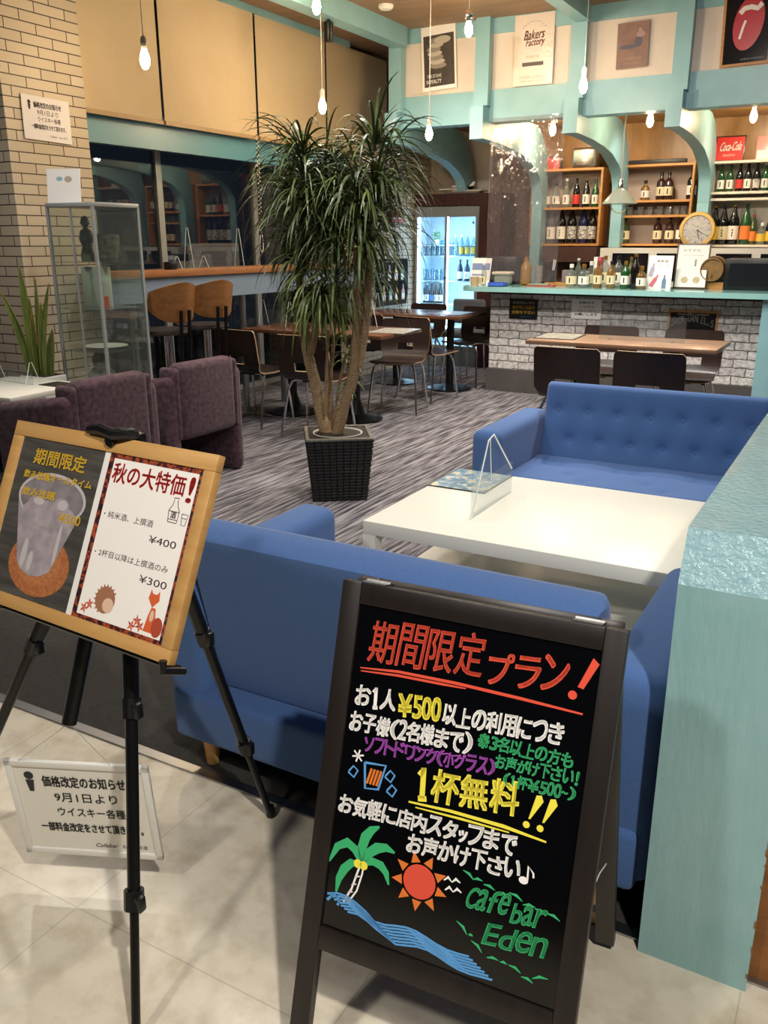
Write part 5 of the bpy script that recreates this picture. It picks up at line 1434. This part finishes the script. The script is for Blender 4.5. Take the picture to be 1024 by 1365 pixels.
m = MB(); m.lathe([(.002, -.13), (.090, -.13), (.096, -.13), (.112, -.05), (.115, 0), (.112, .05), (.096, .13), (.088, .13), (.088, .118), (.002, .118)], 28, M=Matrix.Translation((0, 0, .165)) @ Matrix.Rotation(pi / 2, 4, 'X')); m.obj('staves', wood('keg_oak', '#6f4f2c', '#94703f', (30, 3, 30)), kg)
for yy in (-.09, .09): MB().lathe([(.100, -.008), (.108, -.008), (.108, .008), (.100, .008)], 28, M=Matrix.Translation((0, yy, .165)) @ Matrix.Rotation(pi / 2, 4, 'X')).obj('hoop', BLACKM, kg)
m = MB(); m.box((-.10, -.09, 0), (.10, -.05, .06)); m.box((-.10, .05, 0), (.10, .09, .06)); m.box((-.10, -.05, 0), (-.07, .05, .03)); m.box((.07, -.05, 0), (.10, .05, .03)); m.obj('cradle', PINEB, kg)
MB().cyl((0, -.165, .12), (0, -.118, .12), .009, n=10).obj('tap', bpy.data.materials['brass_rim'], kg)
mw = thing('microwave', 'black microwave oven at the right end of the bar', 'microwave', (on_y(1008, 370, 8.20).x, 8.20, CT))
MB().rbox((-.24, -.15, 0), (.24, .16, .26), .008).obj('body', BLACK, mw); MB().box((-.20, -.156, .04), (.10, -.150, .22)).obj('door_window', mat('oven_glass', '#202226', .08), mw, 0); MB().box((.14, -.156, .03), (.22, -.150, .23)).obj('control_panel', mat('panel_dark', '#17181b', .3), mw, 0)

# ---- signs on the brick front of the bar
def front_sign(name, label, px0, py0, px1, py1, mats, cat='sign'):
    a, b = on_y(px0, py0, 7.872), on_y(px1, py1, 7.872)
    s = thing(name, label, cat); axes(s, (a.x, 7.872, b.z), (1, 0, 0), (0, 0, 1))
    w, h = b.x - a.x, a.z - b.z
    MB().box((0, 0, -.002), (w, h, .004)).obj('panel', mats, s, 0)
    return s, w, h
s, w, h = front_sign('black_sign', 'small black sign with yellow lettering on the brick front of the bar', 680, 398, 716, 426, BLACK)
m = MB(); write(m, 'お会計はこちら', w * .12, h * .76, w * .76, h * .12, .005, 0, 0, 0, .001); m.flatobj('white_lettering', WHITE, s)
m = MB(); write(m, '会計時に伝票を', w * .1, h * .50, w * .8, h * .17, .005, 0, 0, 0, .002); write(m, 'お持ち下さい', w * .1, h * .25, w * .8, h * .17, .005, 0, 0, 0, .002); m.flatobj('yellow_lettering', GOLD, s)
m = MB(); write(m, 'スタッフ', w * .4, h * .08, w * .4, h * .08, .005); m.flatobj('blue_lettering', LB['blue'], s)
s, w, h = front_sign('paper_sign', 'white paper sign with grey writing on the brick front of the bar', 763, 398, 801, 426, mat('paper_grey', '#efecea', .5))
m = MB(); write(m, 'お知らせ', w * .25, h * .76, w * .5, h * .13, .005, 0, 0, 0, .001); write(m, 'ご注文は', w * .25, h * .56, w * .5, h * .10, .005); write(m, 'スタッフまで', w * .2, h * .37, w * .6, h * .10, .005); write(m, 'お願いします', w * .12, h * .17, w * .76, h * .12, .005, 0, 0, 0, .001); m.flatobj('lettering', INK, s)
s, w, h = front_sign('framed_bar_sign', 'wood framed black whiskey mirror sign with white capitals on the brick bar front', 892, 413, 954, 458, PINEB)
MB().rect(.018, .018, w - .018, h - .018, .006).flatobj('mirror', mat('black_mirror', '#0b0b0c', .3), s)
m = MB(); W0 = "JACK DANIEL'S"
for k, c_ in enumerate(W0):
    if c_ == ' ': continue
    q = (k + .5) / len(W0); big = c_ in 'JD' and k in (0, 5)
    write(m, c_, .030 + (w - .06) * (q - .42 / len(W0)), h * .56 + .045 * sin(pi * q) - .02, (w - .06) / len(W0) * (.86 if c_ not in "'I" else .35), (.075 if big else .058) if c_ != "'" else .02, .007, .0, 0, 0, .001)
write(m, 'OLD No.7 BRAND', w * .30, h * .25, w * .4, h * .05, .007); m.flatobj('white_lettering', WHITE, s); m = MB(); write(m, 'TENNESSEE WHISKEY', w * .18, h * .86, w * .64, h * .04, .007); m.flatobj('white_lettering', WHITE, s)

# ---- drinks fridge in its dark surround
FX0, FX1, FY0, FY1, FH = -4.785, -3.985, 9.25, 9.68, 1.775
fg = thing('drinks_fridge', 'tall glass-door drinks fridge glowing blue-white in a dark surround', 'fridge', ((FX0 + FX1) / 2, FY0, 0))
fw = (FX1 - FX0) / 2
ICE = mat('fridge_lining', '#cfe6f2', .35)
FRS = mat('fridge_frame_silver', '#9da4a8', .35, .5)
m = MB(); m.box((-fw, 0.02, 0), (-fw + .03, .43, FH)); m.box((fw - .03, .02, 0), (fw, .43, FH)); m.box((-fw + .03, .02, FH - .09), (fw - .03, .43, FH)); m.box((-fw + .03, .02, 0), (fw - .03, .43, .22))
m.obj('casing', FRS, fg, 0)
m = MB(); m.box((-fw + .03, .40, .22), (fw - .03, .43, FH - .09)); m.box((-fw + .03, .06, .22), (-fw + .034, .40, FH - .09)); m.box((fw - .034, .06, .22), (fw - .03, .40, FH - .09)); m.box((-fw + .034, .06, .22), (fw - .034, .40, .226))
m.obj('lining', ICE, fg, 0)
FLIGHT = mat('fridge_tube_light', '#ffffff', .4, emit=('#c4e6ff', 26.0))
MB().rbox((-.020, .028, .24), (.020, .050, FH - .11), .006).obj('light_tube', FLIGHT, fg)
for lx in (-fw + .045, fw - .045): MB().rbox((lx - .006, .05, .24), (lx + .006, .066, FH - .11), .004).obj('light_tube', mat('fridge_side_light', '#ffffff', .4, emit=('#c4e6ff', 10.0)) if lx < 0 else bpy.data.materials['fridge_side_light'], fg)
for sx in (-1, 1):
    x0, x1 = (-fw + .004, .012) if sx < 0 else (-.012, fw - .004); yb = .0 if sx > 0 else .012
    d = MB(); d.box((x0, yb, .20), (x0 + .028, yb + .010, FH - .075)); d.box((x1 - .028, yb, .20), (x1, yb + .010, FH - .075)); d.box((x0 + .028, yb, .20), (x1 - .028, yb + .010, .235)); d.box((x0 + .028, yb, FH - .11), (x1 - .028, yb + .010, FH - .075))
    do = d.obj('door', FRS, fg, 0)
    MB().box((x0 + .028, yb + .003, .235), (x1 - .028, yb + .007, FH - .11)).obj('door_glass', glassy('fridge_glass', '#f2f8fa', .05, .01), do, 0)
    MB().cyl(((x1 if sx < 0 else x0 + .014) , yb - .003, 1.0), ((x1 if sx < 0 else x0 + .014), yb, 1.0), .012, n=12).obj('handle', BLACK, do)
FS = (.44, .70, .96, 1.24, 1.46)
for z in FS[:-1] + (1.36,):
    MB().box((-fw + .036, .09, z - .006), (fw - .036, .39, z)).obj('wire_shelf', FRS if False else mat('white_shelf_%d' % int(z * 100), '#d5e4ea', .4), fg, 0)
MB().disc((0, 0), .012, z=0, n=16, M=Matrix(((1, 0, 0, .34), (0, 0, -1, -.001), (0, 1, 0, 1.60), (0, 0, 0, 1)))).flatobj('door_sticker', BLACK, fg)
fy = FY0 + .20
def fpos(px): return on_y(px, 400, fy).x
FZ = FS
row('on lower left shelf of drinks fridge', 'bottles in the drinks fridge', .70, [(565, 'slim', 'brown', 'white', 'black', .88), (571, 'slim', 'blue', 'white', 'white', .88), (577, 'slim', 'black', 'blue', 'black', .88), (583, 'slim', 'brown', 'white', 'gold', .88), (589, 'slim', 'black', 'white', 'black', .88)], fy)
row('on right shelf of drinks fridge', 'sake bottles in the drinks fridge', .96, [(615, 'mid', 'blue', 'white', 'black', .82), (624.5, 'mid', 'blue', 'white', 'black', .82)], fy)
row('on upper right shelf of drinks fridge', 'clear bottles in the drinks fridge', 1.24, [(608, 'slim', 'lightblue', None, 'white', .9), (616, 'slim', 'lightblue', 'yellow', 'white', .9), (624, 'slim', 'lightblue', 'yellow', 'white', .9), (632, 'slim', 'lightblue', 'yellow', 'white', .9)], fy)
bg0 = None
for zi, z, nm in ((0, .96, 'third'), (1, 1.24, 'second')):
    for k, px in enumerate((565, 571.5, 578, 584.5, 591)):
        if bg0 is None:
            bg0 = MB().lathe([(.005, 0), (.026, 0), (.032, .13), (.030, .13), (.024, .008), (.005, .008)], 14).obj('beer_glass', glassy('cold_glass', '#cfe6f0', .12, .03, .12, '#bfe0f0')); o = bg0
        else: o = bg0.copy(); COL.objects.link(o)
        o.location = (fpos(px), fy, z)
        tag(o, 'chilled glass, %s on the %s left shelf of drinks fridge' % (ORD[k], nm), 'glass', 'glasses in the drinks fridge')
hp = thing('herb_pot', 'small green herb in a white pot on the top left shelf of the drinks fridge', 'plant', (fpos(581), fy, 1.36 + .0))
MB().lathe([(.02, 0), (.035, 0), (.04, .06), (.034, .06), (.03, .05)], 16).obj('pot', WHITE, hp)
m = MB(); rnd = random.Random(3)
for k in range(40):
    a = rnd.uniform(0, 2 * pi); r = rnd.uniform(.0, .035); z = rnd.uniform(.05, .13); x, y = r * cos(a), r * sin(a)
    m.add([(x, y, z), (x + .012 * cos(a), y + .012 * sin(a), z + .008), (x + .018 * cos(a + .4), y + .018 * sin(a + .4), z + .02), (x + .004, y, z + .018)], [(0, 1, 2, 3)])
m.obj('herb_leaves', mat('herb_green', '#4f9a35', .5), hp, 0)
o = MB().lathe([(.01, 0), (.035, 0), (.038, .05), (.01, .055)], 16).obj('blue_tub', mat('tub_blue', '#2f8fd0', .4)); o.location = (fpos(590.5), fy, 1.36); tag(o, 'blue tub beside the herb pot in the drinks fridge', 'tub')
sr = thing('fridge_surround', 'dark maroon cabinet surround built around the drinks fridge', 'cabinet', (-4.26, 9.45, 0))
MAR = wood('maroon_wood', '#3a1a1a', '#4a2424', (20, 20, 3), .4)
MB().box((-.535, -.19, 1.785), (.53, .23, 1.91)).obj('top_box', MAR, sr, 0); MB().box((.28, -.19, 0), (.53, .23, 1.785)).obj('side_panel', MAR, sr, 0)
ST = 1.91
for k, (px, w, d, h, c, nm, lab, z, rz) in enumerate(((625, .30, .20, .020, '#6b655c', 'magazine', 'grey magazine at the bottom of the pile above the drinks fridge', 0, .1), (632, .26, .18, .018, '#cfc7b2', 'magazine', 'cream magazine in the middle of the pile above the drinks fridge', .020, -.05), (612, .24, .16, .016, '#dcd6c8', 'magazine', 'white magazine on top of the pile above the drinks fridge', .038, .2))):
    o = MB().rbox((-w / 2 - .1, -d / 2, 0), (w / 2, d / 2, h), .003).obj(nm, mat('magazine_%d' % k, c, .6)); o.location = (on_y(px, 255, 9.36).x, 9.36, ST + z); o.rotation_euler = (0, 0, rz); tag(o, lab, 'magazine', 'magazines above the fridge')
ap = thing('model_airplane', 'small white model airplane on the magazines above the drinks fridge', 'model', (on_y(617, 245, 9.34).x, 9.34, ST + .054), RAD(15))
MB().tube([(-.13, 0, .02), (-.11, 0, .024), (.0, 0, .028), (.10, 0, .03), (.13, 0, .034)], [.003, .013, .015, .011, .003], 10).obj('fuselage', WHITE, ap)
MB().prism([(-.03, -.0), (.03, 0), (.0, .13), (-.02, .13)], .018, .024, 'xy').prism([(-.03, -.0), (.03, 0), (.0, -.13), (-.02, -.13)], .018, .024, 'xy').obj('wing', WHITE, ap)
MB().prism([(.08, .034), (.13, .034), (.14, .075), (.12, .075)], -.002, .002, 'xz').obj('tail_fin', WHITE, ap); MB().cyl((0, 0, .0), (0, 0, .018), .01, n=10).obj('stand', WHITE, ap)

# ---- poster with bottles and red plate on the brick return by the fridge
pb = thing('bottle_poster', 'black poster picturing two rows of bottles on the brick wall left of the fridge', 'poster')
a_, b_ = on_x(500, 346, -4.795), on_x(543, 404, -4.795)
axes(pb, (-4.795, a_.y, b_.z), (0, 1, 0), (0, 0, 1))
w, h = b_.y - a_.y, a_.z - b_.z
MB().box((0, 0, 0), (w, h, .006)).obj('board', mat('poster_black', '#121113', .8, spec=.1), pb, 0)
m = MB()
for r_ in range(2):
    for k in range(4):
        cx = w * (.22 + .20 * k) + (.02 if r_ else 0); cy = h * (.10 + .43 * (1 - r_)); sc_ = h * .34
        if r_ == 0 and k == 0: continue
        m.flat([(cx - .22 * sc_, cy), (cx + .22 * sc_, cy), (cx + .22 * sc_, cy + .55 * sc_), (cx + .08 * sc_, cy + .75 * sc_), (cx + .07 * sc_, cy + sc_), (cx - .07 * sc_, cy + sc_), (cx - .08 * sc_, cy + .75 * sc_), (cx - .22 * sc_, cy + .55 * sc_)], .0068, (r_ * 2 + k) % 4)
        m.rect(cx - .2 * sc_, cy + .1 * sc_, cx + .2 * sc_, cy + .4 * sc_, .0072, 4)
m.flatobj('bottle_pictures', [mat('pic_amber', '#c08a3a', .4), mat('pic_rose', '#c2907a', .4), mat('pic_honey', '#d8b060', .4), mat('pic_green', '#7d9a7a', .4), mat('pic_label', '#e2dccb', .4)], pb)
m = MB(); write(m, 'リキュール', w * .2, h * .92, w * .6, h * .05, .007); write(m, 'ウメ', w * .10, h * .62, w * .14, h * .12, .007); m.flatobj('lettering', WHITE, pb)
rp = thing('red_plate', 'small red enamel plate on the brick wall above the bottle poster', 'sign')
a_, b_ = on_x(518, 284, -4.795), on_x(538, 297, -4.795)
axes(rp, (-4.795, a_.y, b_.z), (0, 1, 0), (0, 0, 1)); w, h = b_.y - a_.y, a_.z - b_.z
MB().rbox((0, 0, 0), (w, h, .008), .002).obj('plate', mat('plate_red', '#b83a30', .35), rp); MB().rect(w * .2, h * .42, w * .8, h * .55, .009).flatobj('pale_line', PAPER, rp)

# ---- posters above the bar
def poster(label, c, face, cat='poster', y=7.774):
    """c: four pixel corners top left, top right, bottom right, bottom left"""
    P_ = [on_y(px, py, y) for px, py in c]
    s = thing('poster', label, cat, (0, 0, 0), 0, 'posters above the bar')
    X = (P_[1] - P_[0]); Y = (P_[0] - P_[3])
    axes(s, P_[3], P_[2] - P_[3], Y)
    w, h = (P_[2] - P_[3]).length, Y.length
    MB().box((0, 0, -.001), (w, h, .002)).obj('sheet', face, s, 0)
    return s, w, h
s, w, h = poster('white bordered black poster with pale stacked shapes, leftmost of the four above the bar', ((554, 40), (604, 34), (609, 116), (564, 123)), PAPER)
DK = mat('poster_dark_brown', '#3a322e', .5, var=(12, '#4a423c'))
MB().rect(w * .06, h * .06, w * .95, h * .86, .003).flatobj('dark_print', DK, s)
m = MB()
for k in range(7):
    m.disc((w * (.48 - .03 * k + (.12 if k > 4 else 0)), h * (.38 + .065 * k)), w * (.24 - .008 * k), h * .045, .0034 + .0002 * k, 20, k % 2)
m.disc((w * .62, h * .77), w * .24, h * .06, .0052, 20, 1)
m.flatobj('pale_shapes', [mat('poster_grey', '#8d867b', .5), mat('poster_pale', '#b5ad9e', .5)], s)
m = MB(); write(m, 'THE STONE', w * .14, h * .20, w * .42, h * .05, .0036, 0, 0, 0, .002); write(m, 'ROYALTY', w * .12, h * .11, w * .44, h * .055, .0036, 0, 0, 0, .003); m.flatobj('white_lettering', PAPER, s)
s, w, h = poster('white poster with red script and a dark banner, second above the bar, in shiny film', ((677, 24), (734, 17), (736, 111), (684, 116)), mat('poster_white_film', '#dcd2c8', .2, bmp=((22, 22, 40), .5)))
m = MB(); write(m, 'Bakers', w * .24, h * .64, w * .50, h * .13, .003, .05, 0, .25, .002); write(m, 'Factory', w * .28, h * .52, w * .46, h * .13, .003, .05, 0, .25, .002); m.flatobj('red_script', mat('poster_rust', '#b0654f', .6), s)
m = MB().rect(w * .22, h * .275, w * .76, h * .33, .003); m.flatobj('dark_banner', mat('poster_slate', '#5d5552', .6), s)
m = MB()
for k in range(10):
    a = pi * (.2 + .6 * k / 9); m.disc((w * (.5 - .34 * cos(a)), h * (.70 + .20 * sin(a))), w * .016, z=.003, n=8)
write(m, 'ESTABLISHED', w * .32, h * .39, w * .34, h * .035, .003); write(m, 'OPEN DAILY', w * .16, h * .10, w * .66, h * .04, .003); write(m, 'PURE AND SIMPLE', w * .18, h * .05, w * .62, h * .025, .003)
m.flatobj('grey_lettering', mat('poster_grey_text', '#a59a92', .6), s)
s, w, h = poster('small brown faded poster with a bluish figure shape, third of the four above the bar', ((826, 32), (868, 27), (863, 88), (821, 93)), mat('poster_brown', '#7d6058', .55, var=(9, '#8d6f64')))
m = MB(); m.disc((w * .68, h * .56), w * .13, h * .11, .003, 18); m.disc((w * .35, h * .47), w * .28, h * .05, .003, 16); m.flatobj('blue_shapes', mat('poster_blue_grey', '#5b5868', .6), s)
m = MB(); m.disc((w * .74, h * .72), w * .14, h * .07, .003, 16); m.disc((w * .72, h * .82), w * .06, h * .04, .003, 12); m.flatobj('pink_shapes', mat('poster_pinkish', '#a5888a', .6), s)
m = MB(); write(m, 'COASTLINE', w * .2, h * .18, w * .6, h * .06, .003); write(m, 'ORIGINAL', w * .25, h * .09, w * .5, h * .04, .003); m.flatobj('lettering', mat('poster_tan_text', '#a58a78', .6), s)
s, w, h = poster('wood framed black poster with a red glossy shape, rightmost above the bar', ((963, -8), (1036, -18), (1026, 83), (959, 91)), PINEB)
MB().rect(w * .055, h * .035, w * .945, h * .965, .004).flatobj('black_print', mat('poster_gloss_black', '#15151a', .12), s)
m = MB(); m.flat([(w * (.52 + .30 * cos(t) + (.06 * sin(t))), h * (.56 + .36 * sin(t))) for t in [2 * pi * k / 26 for k in range(26)]], .005)
m.flatobj('red_shape', mat('poster_red', '#b8343c', .25), s)
m = MB(); m.stroke([(w * .34, h * .70), (w * .42, h * .76), (w * .55, h * .77), (w * .68, h * .74), (w * .76, h * .80)], .035, .0056); m.stroke([(w * .36, h * .36), (w * .42, h * .52), (w * .46, h * .6)], .018, .0056); m.flatobj('white_highlights', PAPER, s)
m = MB(); write(m, 'LIVE IN CONCERT', w * .42, h * .07, w * .46, h * .025, .005); m.flatobj('lettering', mat('poster_grey2', '#8f8f94', .6), s)

# ---- clear vinyl sheet hanging from the bar beam
from mathutils import noise as mnoise
vs, fs = [], []; nx, nz = 90, 150
for j in range(nz + 1):
    for i in range(nx + 1):
        x = .69 * i / nx; z = -1.40 * j / nz; q = min(1, j / 12)
        w = mnoise.noise(Vector((x * 16, z * 5, 0))) * .010 + abs(mnoise.noise(Vector((x * 38, z * 14, 3)))) * .009 + mnoise.noise(Vector((x * 90, z * 40, 7))) * .0022
        vs.append((x - .35, -.016 * q - w * q, 2.45 + z))
fs = [(j * (nx + 1) + i, j * (nx + 1) + i + 1, (j + 1) * (nx + 1) + i + 1, (j + 1) * (nx + 1) + i) for j in range(nz) for i in range(nx)]
vn = MB(); vn.add(vs, fs)
vo = vn.obj('vinyl_sheet', glassy('clear_vinyl', '#f2eeee', .10, .05, .07, '#c9bfc2'), None, 180); vo.location = (-2.90, 7.772, 0)
tag(vo, 'clear wrinkled vinyl sheet hanging from the teal beam over the left of the bar', 'sheet')

# ================================================================== HANGING LIGHTS
BULBM = mat('lit_bulb', '#fff2d8', .3, emit=('#ffe0b4', BULB))
SOCK = mat('socket_white', '#cfcac2', .4)
def bulb(label, loc, top, sock=SOCK, cordm=None, r=.030, chrome=False):
    b = thing('hanging_bulb', label, 'lamp', (loc[0], loc[1], loc[2] - .06), 0, 'bare bulbs hanging on cords')
    MB().lathe([(.002, .0), (.016, .006), (r * .9, .030), (r, .052), (r * .86, .075), (.016, .100), (.013, .112), (.002, .114)], 14).obj('bulb', BULBM, b)
    MB().lathe([(.002, .108), (.017, .108), (.019, .12), (.019, .165), (.012, .178), (.004, .182)] if not chrome else [(.002, .108), (.02, .108), (.034, .125), (.040, .155), (.030, .18), (.005, .19)], 16).obj('socket', CHROME if chrome else sock, b)
    MB().tube([(0, 0, .175), (0, 0, top - loc[2] + .06)], .0032, 6).obj('cord', cordm or SOCK, b)
    return b
CEIL = 3.25
p = on_x(193, 78, -4.05); bulb('bare lit bulb hanging before the first beige blind, nearest the brick pillar', p, CEIL)
p = on_x(430, 141, -4.02); bulb('bare lit bulb on a white cord above the crown of the tall potted plant', p, CEIL)
p = on_x(422, 7, -3.75); bulb('bare lit bulb at the top edge over the left timber beam', p, CEIL)
p = on_y(572, 177, 6.95); bulb('bare lit bulb on a thin cord in front of the leftmost poster', p, CEIL)
p = on_y(625, 38, 6.75); bulb('bare lit bulb in a chrome socket close to the ceiling between the two left posters', p, CEIL, chrome=True)
p = on_y(778, 113, 6.80); bulb('bare lit bulb on a white cord before the second bracket of the bar', p, CEIL)
p = on_y(867, 160, 8.35); bulb('bare lit bulb under the bar beam between the second and third brackets', p, 2.56)
p = on_y(1005, 154, 8.80); bulb('bare lit bulb over the cream shelf at the right', p, 2.56)
p = on_y(737, 172, 8.80); bulb('bare lit bulb over the left pine shelf behind the vinyl sheet', p, 2.56)

pd = thing('pendant_lamp', 'cone shaded pendant lamp with a pale ring hanging over the bar bottles', 'lamp', (on_y(826, 268, 8.02).x, 8.02, on_y(826, 272, 8.02).z))
H_ = 2.56 - pd.location.z
MB().lathe([(.150, .0), (.152, .004), (.055, .115), (.020, .135), (.018, .132), (.052, .110), (.146, .002)], 32).obj('lamp_shade', glassy('shade_glass', '#d8e0d8', .12, .04, .45, '#c9d2c8'), pd)
MB().lathe([(.004, .13), (.022, .13), (.024, .20), (.016, .215), (.004, .22)], 18).obj('socket', CHROME, pd)
MB().tube([(0, 0, .21), (.006, 0, .21 + (H_ - .21) * .3), (-.004, 0, .21 + (H_ - .21) * .6), (.004, 0, H_ - .03)], .006, 8).obj('cord', mat('twisted_cord', '#b9b2a6', .5), pd)
MB().lathe([(.003, H_ - .03), (.05, H_ - .03), (.05, H_ - .002), (.003, H_)], 22).obj('ceiling_rose', CHROME, pd)
MB().tube([(.075 * cos(t), .0, -.0 + .075 * sin(t)) for t in [RAD(a) for a in range(180, 361, 15)]], .006, 8).obj('ring', mat('cream_ring', '#d9cfae', .4), pd)
MB().lathe([(.003, .03), (.02, .04), (.026, .07), (.018, .10), (.012, .13), (.003, .132)], 14).obj('bulb', mat('unlit_bulb', '#f2ecdc', .15), pd)

sl = thing('spotlight', 'black cylinder spotlight fixed under the left timber beam', 'spotlight', (-4.145, 6.49, 2.93))
MB().lathe([(.002, 0), (.036, 0), (.038, .004), (.038, .135), (.03, .145), (.002, .146)], 22).obj('body', BLACKM, sl); MB().cyl((0, 0, .14), (0, 0, .165), .012, n=12).obj('mount', BLACKM, sl)
o = MB().lathe([(.002, -.035), (.045, -.033), (.06, -.018), (.062, 0), (.002, 0)], 26).obj('smoke_detector', WHITE); o.location = (-3.87, 6.94, CEIL)
tag(o, 'round white smoke detector on the plywood ceiling', 'detector')
